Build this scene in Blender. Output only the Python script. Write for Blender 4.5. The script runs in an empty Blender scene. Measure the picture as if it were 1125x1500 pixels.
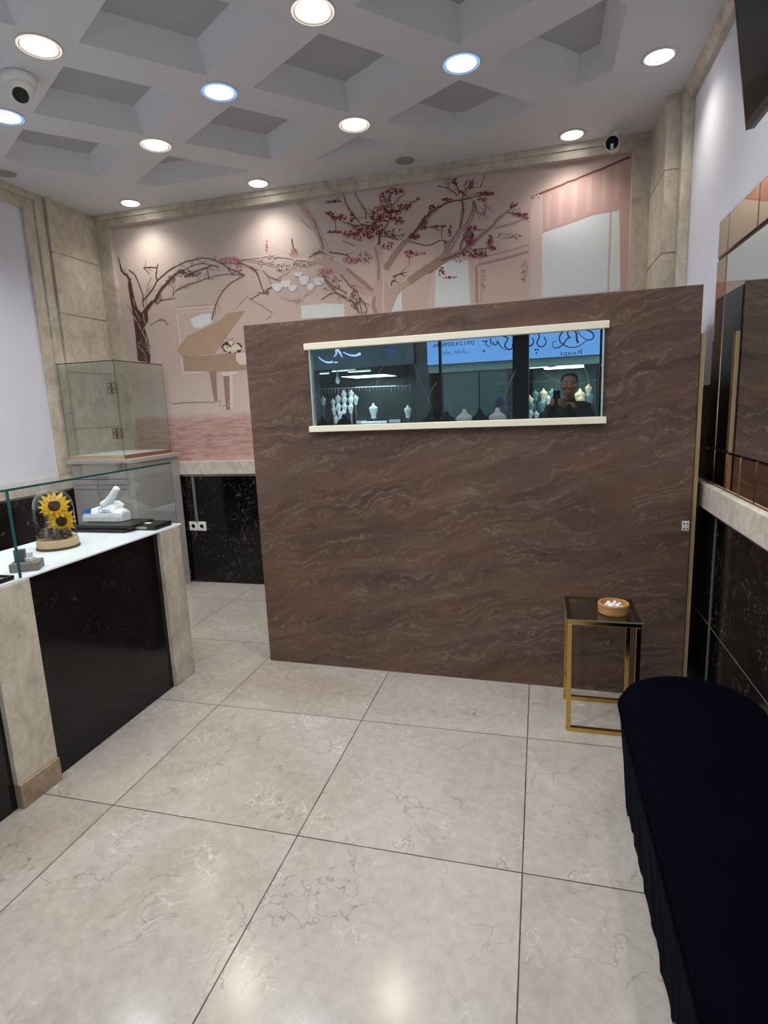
import bpy, bmesh, math, random
from mathutils import Vector, Matrix
from mathutils.geometry import delaunay_2d_cdt
random.seed(7)
PI = math.pi
SC = bpy.context.scene
COL = SC.collection

# ---------------------------------------------------------------- camera
FPX, PITCH, YAW, ROLL, EYE = 843.26, 0.180976, 0.267767, -0.0417923, 1.53
def basis():
    cy, sy, cp, sp = math.cos(YAW), math.sin(YAW), math.cos(PITCH), math.sin(PITCH)
    f = Vector((-sy*cp, cy*cp, -sp)); r = Vector((cy, sy, 0)); u = r.cross(f)
    c, s = math.cos(ROLL), math.sin(ROLL)
    return c*r + s*u, -s*r + c*u, f
CR, CU, CF = basis()
EYEP = Vector((0, 0, EYE))
cd = bpy.data.cameras.new('camera'); cam = bpy.data.objects.new('camera', cd); COL.objects.link(cam)
m = Matrix((CR, CU, -CF)).transposed().to_4x4(); m.translation = EYEP
cam.matrix_world = m
cd.sensor_fit = 'HORIZONTAL'; cd.sensor_width = 36; cd.lens = FPX/1125*36; cd.clip_start = .02; cd.clip_end = 100
SC.camera = cam

def ray(px): return CR*((px[0]-562.5)/FPX) - CU*((px[1]-750)/FPX) + CF
def on(px, ax, v):            # survey: where the sight line through a photo point meets an axis plane
    d = ray(px); return EYEP + d*((v-EYEP[ax])/d[ax])
# the wall mirror in the partition
MN = Vector((.025, 1, 0)); ML = MN.length; MC = (3.063 + .025*-1.617)/ML; MN = MN/ML
def mir(px, y):               # survey: where the sight line goes after bouncing off that mirror
    c = EYEP - 2*(EYEP.dot(MN)-MC)*MN; d = ray(px); d = d - 2*d.dot(MN)*MN
    return c + d*((y-c.y)/d.y)
def PY(x): return 3.063 - .025*(x+1.617)     # partition front face

# ---------------------------------------------------------------- materials
def lin(c): return tuple(((v/12.92) if v <= .04045 else ((v+.055)/1.055)**2.4) for v in c)
def rgb(r, g, b): return lin((r/255, g/255, b/255)) + (1,)
class NT:
    def __init__(s, name):
        s.m = bpy.data.materials.new(name); s.m.use_nodes = True; s.t = s.m.node_tree
        s.t.nodes.clear(); s.out = s.t.nodes.new('ShaderNodeOutputMaterial')
    def n(s, typ, ins=None, **kw):
        nd = s.t.nodes.new('ShaderNode'+typ)
        for k, v in kw.items(): setattr(nd, k, v)
        for k, v in (ins or {}).items():
            if hasattr(v, 'links') or isinstance(v, bpy.types.NodeSocket): s.t.links.new(v, nd.inputs[k])
            else: nd.inputs[k].default_value = v
        return nd
    def math(s, op, a, b=0.0, c=None, clamp=False):
        ins = {0: a, 1: b}
        if c is not None: ins[2] = c
        return s.n('Math', ins, operation=op, use_clamp=clamp).outputs[0]
    def mix(s, f, a, b):
        nd = s.n('MixRGB', {0: f, 1: a, 2: b}); return nd.outputs[0]
    def ramp(s, f, pts):
        nd = s.n('ValToRGB', {0: f}); e = nd.color_ramp.elements
        while len(e) < len(pts): e.new(.5)
        for i, (p, c) in enumerate(pts): e[i].position = p; e[i].color = c if len(c) == 4 else tuple(c)+(1,)
        return nd.outputs[0]
    def pos(s): return s.n('NewGeometry').outputs['Position']
    def mapped(s, v, scale=(1, 1, 1), rot=(0, 0, 0), loc=(0, 0, 0)):
        return s.n('Mapping', {0: v, 1: loc, 2: rot, 3: scale}).outputs[0]
    def noise(s, v, sc=5, det=4, rough=.55, dist=0):
        return s.n('TexNoise', {'Vector': v, 'Scale': sc, 'Detail': det, 'Roughness': rough, 'Distortion': dist}).outputs[0]
    def bsdf(s, col, rough=.5, metal=0, spec=.5, bump=None, bs=.2, coat=0, **kw):
        ins = {'Base Color': col, 'Roughness': rough, 'Metallic': metal, 'Specular IOR Level': spec, 'Coat Weight': coat}
        ins.update(kw)
        p = s.n('BsdfPrincipled', ins)
        if bump is not None:
            b = s.n('Bump', {'Height': bump, 'Strength': bs, 'Distance': .01}); s.t.links.new(b.outputs[0], p.inputs['Normal'])
        s.t.links.new(p.outputs[0], s.out.inputs[0]); return s.m
    def surf(s, sh): s.t.links.new(sh, s.out.inputs[0]); return s.m

def plain(name, col, rough=.5, metal=0, spec=.5, var=.06, sc=30, **kw):
    t = NT(name); n = t.noise(t.pos(), sc, 3)
    d = tuple(min(1, c*(1-var)) for c in col[:3])+(1,); b = tuple(min(1, c*(1+var)) for c in col[:3])+(1,)
    return t.bsdf(t.mix(n, d, b), rough, metal, spec, **kw)
def emit(name, col, st):
    t = NT(name); e = t.n('Emission', {0: col, 1: st}); return t.surf(e.outputs[0])
def glass(name, tint, refl=.05, gain=.9, gl=(1, 1, 1, 1)):
    t = NT(name)
    f = t.n('LayerWeight', {0: .5}).outputs['Facing']
    fac = t.math('ADD', t.math('MULTIPLY', t.math('POWER', f, 4.0), gain), refl, clamp=True)
    a = t.n('BsdfTransparent', {0: tint}); b = t.n('BsdfGlossy', {0: gl, 1: 0.0})
    return t.surf(t.n('MixShader', {0: fac, 1: a.outputs[0], 2: b.outputs[0]}).outputs[0])
def mirror(name, col, rough=0.0, haze=0.0, hcol=(.1, .1, .1, 1)):
    t = NT(name); a = t.n('BsdfGlossy', {0: col, 1: rough})
    if not haze: return t.surf(a.outputs[0])
    b = t.n('BsdfDiffuse', {0: hcol})
    return t.surf(t.n('MixShader', {0: haze, 1: a.outputs[0], 2: b.outputs[0]}).outputs[0])

def mk_floor():
    t = NT('floor_marble_tiles'); p = t.pos()
    x0, y0, s = -1.645, 2.498, .8
    sp = t.n('SeparateXYZ', {0: p})
    u = t.math('DIVIDE', t.math('SUBTRACT', sp.outputs[0], x0), s); v = t.math('DIVIDE', t.math('SUBTRACT', sp.outputs[1], y0), s)
    iu, iv = t.math('FLOOR', u), t.math('FLOOR', v)
    idv = t.n('CombineXYZ', {0: iu, 1: iv, 2: 3.0}).outputs[0]
    rnd = t.n('TexWhiteNoise', {0: idv}, noise_dimensions='3D')
    off = t.n('VectorMath', {0: rnd.outputs['Color'], 1: (40, 40, 40)}, operation='MULTIPLY').outputs[0]
    q = t.n('VectorMath', {0: p, 1: off}, operation='ADD').outputs[0]
    ang = t.math('MULTIPLY', rnd.outputs['Value'], 3.0)
    qr = t.n('VectorRotate', {'Vector': q, 'Angle': ang}, rotation_type='Z_AXIS').outputs[0]
    big = t.noise(qr, 1.3, 4, .6, .6)
    col = t.ramp(big, [(.3, rgb(160, 152, 141)), (.55, rgb(175, 169, 160)), (.72, rgb(184, 179, 172))])
    # brown cloud on some tiles
    br = t.noise(t.mapped(qr, (1, .35, 1)), 1.6, 3, .5, .4)
    brf = t.math('MULTIPLY', t.ramp(br, [(.53, (0, 0, 0)), (.66, (1, 1, 1))]), t.math('GREATER_THAN', rnd.outputs['Value'], .3))
    col = t.mix(t.math('MULTIPLY', brf, .6), col, rgb(146, 127, 110))
    fine = t.noise(qr, 26, 5, .7)
    col = t.mix(.22, col, t.ramp(fine, [(.3, rgb(135, 128, 120)), (.7, rgb(206, 202, 196))]))
    # white veins: short streaks
    wv = t.n('VectorMath', {0: t.mapped(qr, (1, .38, 1)), 1: t.n('VectorMath', {0: t.n('TexNoise', {'Vector': qr, 'Scale': 6.0, 'Detail': 3.0}).outputs['Color'], 1: (.24, .24, .24)}, operation='MULTIPLY').outputs[0]}, operation='ADD').outputs[0]
    vo = t.n('TexVoronoi', {'Vector': wv, 'Scale': 17.0}, feature='DISTANCE_TO_EDGE').outputs['Distance']
    vm = t.ramp(vo, [(.0, (1, 1, 1)), (.03, (0, 0, 0))])
    msk = t.ramp(t.noise(qr, 5, 3), [(.53, (0, 0, 0)), (.66, (1, 1, 1))])
    amt = t.math('MULTIPLY', t.math('MULTIPLY', vm, msk), t.math('ADD', t.math('MULTIPLY', rnd.outputs['Value'], .6), .25))
    col = t.mix(amt, col, rgb(232, 228, 222))
    # thin dark cracks
    vo2 = t.n('TexVoronoi', {'Vector': t.n('VectorMath', {0: qr, 1: t.n('VectorMath', {0: t.n('TexNoise', {'Vector': qr, 'Scale': 4.0, 'Detail': 5.0}).outputs['Color'], 1: (.5, .5, .5)}, operation='MULTIPLY').outputs[0]}, operation='ADD').outputs[0], 'Scale': 4.0}, feature='DISTANCE_TO_EDGE').outputs['Distance']
    cm = t.math('MULTIPLY', t.ramp(vo2, [(.0, (1, 1, 1)), (.012, (0, 0, 0))]), t.ramp(t.noise(qr, 3.1, 2), [(.44, (0, 0, 0)), (.56, (1, 1, 1))]))
    col = t.mix(t.math('MULTIPLY', cm, .6), col, rgb(116, 106, 96))
    # small dark pits
    vp = t.n('TexVoronoi', {'Vector': t.n('VectorMath', {0: p, 1: t.n('VectorMath', {0: t.n('TexNoise', {'Vector': p, 'Scale': 30.0}).outputs['Color'], 1: (.03, .03, .03)}, operation='MULTIPLY').outputs[0]}, operation='ADD').outputs[0], 'Scale': 4.2}).outputs['Distance']
    col = t.mix(t.math('MULTIPLY', t.math('LESS_THAN', vp, .035), .55), col, rgb(95, 88, 80))
    # joints
    def edge(a):
        fr = t.math('FRACT', a); return t.math('MINIMUM', fr, t.math('SUBTRACT', 1.0, fr))
    wob = t.math('MULTIPLY', t.math('SUBTRACT', t.noise(p, 9, 2), .5), .0025)
    e = t.math('ADD', t.math('MINIMUM', edge(u), edge(v)), wob)
    g = t.math('LESS_THAN', e, .0028)
    col = t.mix(g, col, rgb(62, 54, 48))
    ro = t.math('ADD', t.math('MULTIPLY', fine, .10), .135)
    ro = t.math('ADD', ro, t.math('MULTIPLY', g, .4))
    h = t.math('ADD', t.math('MULTIPLY', t.math('SUBTRACT', 1.0, g), 1.0), t.math('MULTIPLY', big, .05))
    return t.bsdf(col, ro, spec=.42, bump=h, bs=.25)

def mk_travertine(name='travertine', a=(166, 154, 134), b=(202, 192, 173), c=(220, 212, 196)):
    t = NT(name); p = t.pos()
    n1 = t.noise(t.mapped(p, (1, 1, .7)), 5, 6, .65, 1.2)
    col = t.ramp(n1, [(.3, rgb(*a)), (.5, rgb(*b)), (.7, rgb(*c))])
    n2 = t.noise(t.mapped(p, (1.4, 1.4, 1.1)), 13, 5, .7, .8)
    col = t.mix(.35, col, t.ramp(n2, [(.35, rgb(*a)), (.6, rgb(*c))]))
    n3 = t.noise(p, 60, 3, .7)
    col = t.mix(t.math('MULTIPLY', t.math('LESS_THAN', n3, .36), .35), col, rgb(130, 120, 100))
    return t.bsdf(col, .42, spec=.35, bump=n2, bs=.08)

def mk_blackmarble(name='black_marble', dens=1.0):
    t = NT(name); p = t.pos()
    base = t.ramp(t.noise(p, 3, 4), [(.35, rgb(8, 8, 9)), (.7, rgb(20, 20, 22))])
    w = t.n('VectorMath', {0: p, 1: t.n('VectorMath', {0: t.n('TexNoise', {'Vector': p, 'Scale': 3.0, 'Detail': 4.0}).outputs['Color'], 1: (.5, .5, .5)}, operation='MULTIPLY').outputs[0]}, operation='ADD').outputs[0]
    vo = t.n('TexVoronoi', {'Vector': w, 'Scale': 5.0}, feature='DISTANCE_TO_EDGE').outputs['Distance']
    v = t.math('MULTIPLY', t.ramp(vo, [(0, (1, 1, 1)), (.009, (0, 0, 0))]), t.ramp(t.noise(p, 6, 3), [(.56, (0, 0, 0)), (.68, (1, 1, 1))]))
    fl = t.noise(t.mapped(p, (1, 1, .8)), 34, 5, .75, 1.5)
    f = t.math('MULTIPLY', t.ramp(fl, [(.57, (0, 0, 0)), (.68, (1, 1, 1))]), t.ramp(t.noise(p, 5, 3), [(.42, (0, 0, 0)), (.62, (1, 1, 1))]))
    a = t.math('MULTIPLY', t.math('MAXIMUM', t.math('MULTIPLY', v, .45), t.math('MULTIPLY', f, .6)), dens, clamp=True)
    col = t.mix(a, base, rgb(188, 182, 172))
    return t.bsdf(col, .13, spec=.4)

def mk_partition():
    t = NT('brown_stone_laminate'); tc = t.n('NewGeometry').outputs['Position']
    p = t.mapped(tc, (1, 1, 1), (0, .24, 0))            # beds rise to the right
    wrp = t.n('VectorMath', {0: t.n('TexNoise', {'Vector': t.mapped(p, (1.0, 1, 1.8)), 'Scale': 2.2, 'Detail': 5.0, 'Roughness': .56}).outputs['Color'], 1: (.5, .5, .30)}, operation='MULTIPLY').outputs[0]
    q = t.n('VectorMath', {0: p, 1: wrp}, operation='ADD').outputs[0]
    st = t.mapped(q, (.55, .55, 5.2))
    n1 = t.noise(st, 2.2, 7, .62, .3)
    col = t.ramp(n1, [(.28, rgb(72, 57, 50)), (.45, rgb(92, 73, 64)), (.6, rgb(104, 84, 74)), (.78, rgb(122, 101, 89))])
    # fine bright bedding veins
    s2 = t.n('SeparateXYZ', {0: q}).outputs[2]
    ph = t.math('ADD', t.math('MULTIPLY', s2, 20.0), t.math('MULTIPLY', t.noise(t.mapped(q, (.7, .7, 2.0)), 3.4, 7, .66), 6.0))
    fr = t.math('FRACT', ph); d = t.math('ABSOLUTE', t.math('SUBTRACT', fr, .5))
    vein = t.math('MULTIPLY', t.ramp(d, [(0, (1, 1, 1)), (.07, (.3, .3, .3)), (.22, (0, 0, 0))]), t.ramp(t.noise(t.mapped(p, (1, 1, 2)), 3.0, 4), [(.38, (0, 0, 0)), (.58, (1, 1, 1))]))
    col = t.mix(t.math('MULTIPLY', vein, .62), col, rgb(152, 131, 117))
    ph2 = t.math('ADD', t.math('MULTIPLY', s2, 15.0), t.math('MULTIPLY', t.noise(t.mapped(q, (.6, .6, 1.6), (0, 0, 0), (4, 2, 7)), 3.0, 6, .64), 5.0))
    d2 = t.math('ABSOLUTE', t.math('SUBTRACT', t.math('FRACT', ph2), .5))
    dark = t.math('MULTIPLY', t.ramp(d2, [(0, (1, 1, 1)), (.05, (.2, .2, .2)), (.12, (0, 0, 0))]), t.ramp(t.noise(p, 3.7, 3), [(.45, (0, 0, 0)), (.62, (1, 1, 1))]))
    col = t.mix(t.math('MULTIPLY', dark, .75), col, rgb(50, 38, 35))
    warm = t.noise(t.mapped(p, (1, 1, 2.5)), 2.0, 3)
    col = t.mix(t.math('MULTIPLY', t.ramp(warm, [(.5, (0, 0, 0)), (.7, (1, 1, 1))]), .5), col, rgb(116, 84, 64))
    g = t.noise(p, 160, 2, .7)
    col = t.mix(t.math('MULTIPLY', t.math('GREATER_THAN', g, .6), .16), col, rgb(150, 125, 108))
    return t.bsdf(col, .42, spec=.35, bump=n1, bs=.05)

M = {}
M['floor'] = mk_floor()
M['trav'] = mk_travertine()
M['trav_pink'] = mk_travertine('travertine_light', (170, 158, 138), (204, 194, 175), (222, 214, 199))
M['trav_brown'] = mk_travertine('travertine_skirting', (118, 100, 80), (158, 138, 114), (180, 160, 135))
M['black'] = mk_blackmarble()
M['black_plain'] = mk_blackmarble('black_marble_counter', .13)
M['part'] = mk_partition()
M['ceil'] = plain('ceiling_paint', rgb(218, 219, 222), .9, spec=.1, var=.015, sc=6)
M['coffer'] = plain('coffer_roof_grey', rgb(180, 181, 184), .9, spec=.1, var=.015, sc=6)  # recess roofs coloured a darker grey than the beams and sloping sides
M['wall'] = plain('wall_paint_white', rgb(224, 226, 236), .85, spec=.15, var=.012, sc=5)
M['ledge'] = mk_travertine('ledge_stone', (165, 156, 142), (203, 196, 184), (222, 216, 206))
M['steel'] = plain('brushed_steel', rgb(172, 174, 178), .3, .9, var=.1)
M['gold'] = plain('polished_brass', rgb(208, 172, 96), .16, 1, var=.05)
M['cream'] = plain('cream_plastic', rgb(250, 245, 222), .4, var=.02)
M['strip'] = plain('pale_wood_edging', rgb(176, 150, 112), .5, var=.1, sc=20)
M['dark'] = plain('black_board', rgb(20, 19, 20), .35, var=.1)
M['darkgrey'] = plain('charcoal_board', rgb(38, 37, 40), .38, var=.1)
M['blackplastic'] = plain('black_plastic', rgb(18, 18, 20), .32, var=.1)
M['screen'] = plain('black_screen', rgb(8, 9, 11), .1, spec=.25, var=.05)
M['white'] = plain('white_plastic', rgb(226, 226, 224), .4, var=.02)
M['whiteboard'] = plain('white_counter_board', rgb(232, 238, 245), .3, var=.01)
M['grey'] = plain('grey_lacquer', rgb(172, 168, 168), .45, var=.02)
M['greydark'] = plain('grey_gap', rgb(96, 92, 92), .6)
M['wood'] = None
def mk_wood(name, a, b, sc=1, axis=(1, 1, 8)):
    t = NT(name); p = t.pos(); n = t.noise(t.mapped(p, tuple(v*6*sc for v in axis)), 3, 5, .6, .6)
    return t.bsdf(t.ramp(n, [(.3, rgb(*a)), (.7, rgb(*b))]), .45, bump=n, bs=.05)
M['wood'] = mk_wood('bowl_wood', (168, 116, 66), (206, 156, 98))
M['basewood'] = mk_wood('pale_wood_rim', (176, 148, 104), (204, 180, 138))
M['brownwood'] = mk_wood('brown_wood_rim', (122, 76, 48), (150, 98, 62))
M['clear'] = glass('clear_glass', (.97, .985, .98, 1), .03, .5)
M['green'] = glass('greenish_glass', (.96, .98, .972, 1), .035, .6)
M['case'] = glass('showcase_glass', (.935, .955, .945, 1), .045, .5)
M['smoke'] = glass('smoked_table_glass', (.66, .72, .66, 1), .07, .8)
M['glass_edge'] = plain('glass_edge_green', rgb(22, 84, 80), .15, spec=.6, var=.1)
M['shopglass'] = glass('shop_window_glass', (.93, .96, .95, 1), .03, .5)
M['tint'] = mirror('tinted_mirror', (.46, .55, .56, 1), 0, .05, (.16, .22, .22, 1))
M['mirror'] = mirror('clear_mirror', (.86, .88, .87, 1))
M['bronze'] = mirror('bronze_mirror', (.70, .54, .41, 1), .02)
M['bronze_edge'] = mirror('bronze_bevel', (.5, .38, .3, 1), .12)
M['joint'] = plain('dark_brown_joint', rgb(44, 30, 26), .5)
M['post'] = plain('dark_aluminium', rgb(34, 33, 34), .4, .3)
def mk_velvet():
    t = NT('navy_velvet'); n = t.noise(t.pos(), 14, 4)
    return t.bsdf(t.mix(n, rgb(1, 2, 8), rgb(4, 6, 15)), .9, spec=.03, **{'Sheen Weight': .03, 'Sheen Roughness': .4, 'Sheen Tint': rgb(60, 70, 120)})
M['velvet'] = mk_velvet()
M['yellow'] = None
def mk_petal():
    t = NT('sunflower_petal'); n = t.noise(t.pos(), 40, 3)
    return t.bsdf(t.ramp(n, [(.3, rgb(244, 176, 12)), (.55, rgb(253, 210, 30)), (.8, rgb(255, 228, 80))]), .6, spec=.2)
M['yellow'] = mk_petal()
M['seed'] = plain('sunflower_disc', rgb(62, 36, 16), .9, var=.5, sc=300)
M['moss'] = plain('dried_moss', rgb(92, 84, 68), .95, var=.5, sc=120)
M['burlap'] = plain('burlap_band', rgb(190, 166, 128), .9, var=.25, sc=220)
M['darkwood'] = plain('dark_base_wood', rgb(72, 52, 46), .5)
M['leaf'] = plain('dried_leaf', rgb(96, 92, 58), .8, var=.3)
M['film'] = plain('plastic_wrapper', rgb(232, 234, 240), .25, var=.02)
M['blueprint'] = plain('wrapper_blue_print', rgb(56, 110, 205), .3)
M['tissue'] = plain('white_tissue', rgb(236, 237, 240), .9, var=.02)
M['stone'] = plain('grey_stone_block', rgb(122, 114, 106), .7, var=.18, sc=40)
M['slate'] = plain('grey_box_card', rgb(84, 90, 92), .55)
M['label'] = plain('grey_label', rgb(150, 150, 140), .6)
M['paper'] = plain('white_paper', rgb(236, 236, 232), .8)
M['skin'] = plain('skin', rgb(150, 108, 86), .55, var=.06, **{'Subsurface Weight': .05})
M['hair'] = plain('black_hair', rgb(16, 14, 13), .6, var=.3, sc=200)
M['jacket'] = plain('dark_jacket_cloth', rgb(34, 34, 40), .85, var=.12, sc=80)
M['navycloth'] = plain('navy_cloth', rgb(36, 42, 62), .85, var=.12, sc=80)
M['trouser'] = plain('dark_trouser_cloth', rgb(24, 25, 32), .85, var=.12, sc=80)
M['shoe'] = plain('black_shoe_leather', rgb(16, 15, 15), .4)

# ---------------------------------------------------------------- mesh helpers
def obj(name, bm, mats, parent=None, smooth=False, off=None, bevel=0):
    me = bpy.data.meshes.new(name)
    if off is None and parent is not None:
        r = parent
        while r.parent: r = r.parent
        off = r.location
    if off is not None: bmesh.ops.translate(bm, verts=bm.verts, vec=-Vector(off))
    bmesh.ops.recalc_face_normals(bm, faces=bm.faces)
    bm.to_mesh(me); bm.free()
    for x in (mats if isinstance(mats, (list, tuple)) else [mats]): me.materials.append(x)
    if smooth:
        for f in me.polygons: f.use_smooth = True
    o = bpy.data.objects.new(name, me); COL.objects.link(o)
    if parent is not None: o.parent = parent
    if bevel:
        b = o.modifiers.new('bevel', 'BEVEL'); b.width = bevel; b.segments = 2; b.limit_method = 'ANGLE'
    return o
def tag(o, label=None, cat=None, group=None, kind=None):
    if label: o['label'] = label
    if cat: o['category'] = cat
    if group: o['group'] = group
    if kind: o['kind'] = kind
    return o
def thing(name, loc, label, cat, group=None):
    o = bpy.data.objects.new(name, None); o.empty_display_size = .05; COL.objects.link(o); o.location = loc
    return tag(o, label, cat, group)
def struct(name, bm, mats, parent=None, bevel=0):
    o = obj(name, bm, mats, parent, bevel=bevel)
    if parent is None: o['kind'] = 'structure'
    return o
def BM(): return bmesh.new()
def box(bm, x0, x1, y0, y1, z0, z1, mi=0):
    v = [bm.verts.new((x, y, z)) for z in (z0, z1) for y in (y0, y1) for x in (x0, x1)]
    for q in ((0, 2, 3, 1), (4, 5, 7, 6), (0, 1, 5, 4), (2, 6, 7, 3), (0, 4, 6, 2), (1, 3, 7, 5)):
        bm.faces.new([v[i] for i in q]).material_index = mi
    return v
def B(*a, **k):
    bm = BM(); box(bm, *a, **k); return bm
def xform(bm, verts, mat):
    for v in verts: v.co = mat @ v.co
def obox(bm, c, ax, sx, sy, sz, mi=0):   # oriented box, ax = 3x3 matrix columns
    vs = box(bm, -sx/2, sx/2, -sy/2, sy/2, -sz/2, sz/2, mi)
    mm = ax.to_4x4(); mm.translation = Vector(c); xform(bm, vs, mm); return vs
def lathe(bm, prof, c=(0, 0, 0), seg=24, mi=0, sx=1, sy=1):
    rings = []
    for r, z in prof:
        if r < 1e-6: rings.append([bm.verts.new((c[0], c[1], c[2]+z))])
        else: rings.append([bm.verts.new((c[0]+r*sx*math.cos(2*PI*i/seg), c[1]+r*sy*math.sin(2*PI*i/seg), c[2]+z)) for i in range(seg)])
    for a, b in zip(rings, rings[1:]):
        for i in range(seg):
            j = (i+1) % seg
            if len(a) == 1 and len(b) == 1: continue
            if len(a) == 1: f = bm.faces.new((a[0], b[i], b[j]))
            elif len(b) == 1: f = bm.faces.new((a[i], a[j], b[0]))
            else: f = bm.faces.new((a[i], a[j], b[j], b[i]))
            f.material_index = mi
    return [v for r in rings for v in r]
def tube(bm, pts, r, seg=8, mi=0, r2=None):
    pts = [Vector(p) for p in pts]; rings = []
    for k, p in enumerate(pts):
        d = (pts[min(k+1, len(pts)-1)] - pts[max(k-1, 0)]).normalized()
        a = d.cross(Vector((0, 0, 1)) if abs(d.z) < .9 else Vector((1, 0, 0))).normalized(); b = d.cross(a)
        rr = r if r2 is None else r + (r2-r)*k/(len(pts)-1)
        rings.append([bm.verts.new(p + a*rr*math.cos(2*PI*i/seg) + b*rr*math.sin(2*PI*i/seg)) for i in range(seg)])
    for a, b in zip(rings, rings[1:]):
        for i in range(seg): bm.faces.new((a[i], a[(i+1) % seg], b[(i+1) % seg], b[i])).material_index = mi
    bm.faces.new(rings[0]).material_index = mi; bm.faces.new(rings[-1][::-1]).material_index = mi
def prism(bm, pts, ext, mi=0):           # closed polygon pts (3d) extruded along ext
    e = Vector(ext); a = [bm.verts.new(p) for p in pts]; b = [bm.verts.new(Vector(p)+e) for p in pts]
    bm.faces.new(a).material_index = mi; bm.faces.new(b[::-1]).material_index = mi
    n = len(a)
    for i in range(n): bm.faces.new((a[i], b[i], b[(i+1) % n], a[(i+1) % n])).material_index = mi
def ribbon(bm, pts, w0, w1, nrm, mi=0, width_axis=None):   # flat stroke lying in a plane of normal nrm
    pts = [Vector(p) for p in pts]; L = []; n = len(pts)
    for k, p in enumerate(pts):
        d = (pts[min(k+1, n-1)] - pts[max(k-1, 0)]).normalized(); s = d.cross(nrm).normalized()
        w = (w0 + (w1-w0)*k/max(1, n-1))/2
        L.append((bm.verts.new(p + s*w), bm.verts.new(p - s*w)))
    for a, b in zip(L, L[1:]): bm.faces.new((a[0], b[0], b[1], a[1])).material_index = mi
def smoothline(pts, n=5):                 # Catmull-Rom through points
    P = [Vector(p) for p in pts]
    if len(P) < 3: return P
    P = [P[0]*2-P[1]] + P + [P[-1]*2-P[-2]]; o = []
    for i in range(1, len(P)-2):
        for k in range(n):
            t = k/n; a, b, c, d = P[i-1], P[i], P[i+1], P[i+2]
            o.append(.5*((2*b)+(c-a)*t+(2*a-5*b+4*c-d)*t*t+(3*b-a-3*c+d)*t**3))
    o.append(P[-2]); return o
def copy_tree(o, parent=None):
    c = o.copy(); COL.objects.link(c)
    if parent is not None: c.parent = parent
    for ch in list(o.children): copy_tree(ch, c)
    return c
def text(name, body, mat, loc, rot, size, width=None, parent=None, extrude=.0008, align='CENTER'):
    cu = bpy.data.curves.new(name, 'FONT'); cu.body = body; cu.size = size; cu.align_x = align; cu.align_y = 'CENTER'; cu.extrude = extrude
    tmp = bpy.data.objects.new(name, cu); COL.objects.link(tmp)
    bpy.context.view_layer.update()
    dg = bpy.context.evaluated_depsgraph_get(); me = bpy.data.meshes.new_from_object(tmp.evaluated_get(dg))
    bpy.data.objects.remove(tmp)
    if width and len(me.vertices):
        xs = [v.co.x for v in me.vertices]; k = width/max(1e-6, max(xs)-min(xs)); cx = (max(xs)+min(xs))/2
        for v in me.vertices: v.co.x = (v.co.x-cx)*k
    me.materials.clear(); me.materials.append(mat)
    o = bpy.data.objects.new(name, me); COL.objects.link(o)
    if parent is not None:
        o.parent = parent; loc = Vector(loc)-parent.location
    o.location = loc; o.rotation_euler = rot
    return o

def pad(name, x0, x1, y0, y1, z0, z1, mat, label, cat, rz=0, bev=.004):
    c = ((x0+x1)/2, (y0+y1)/2, z0); o = obj(name, B(x0-c[0], x1-c[0], y0-c[1], y1-c[1], 0, z1-z0), mat, bevel=bev)
    o.location = c; o.rotation_euler = (0, 0, rz); return tag(o, label, cat)

# ---------------------------------------------------------------- room shell
XL, XR, YB, YF, ZC = -3.76, .83, 4.56, -1.1, 3.23
struct('floor', B(XL-.1, XR+.1, -7.2, YB+.1, -.06, 0), M['floor'])
struct('wall_left', B(XL-.12, XL, YF, YB+.1, 0, 3.6), M['wall'])
struct('wall_right', B(XR, XR+.12, YF, YB+.1, 0, 3.6), M['wall'])
struct('wall_back', B(XL-.12, XR+.12, YB, YB+.12, 0, 3.6), M['wall'])

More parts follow.
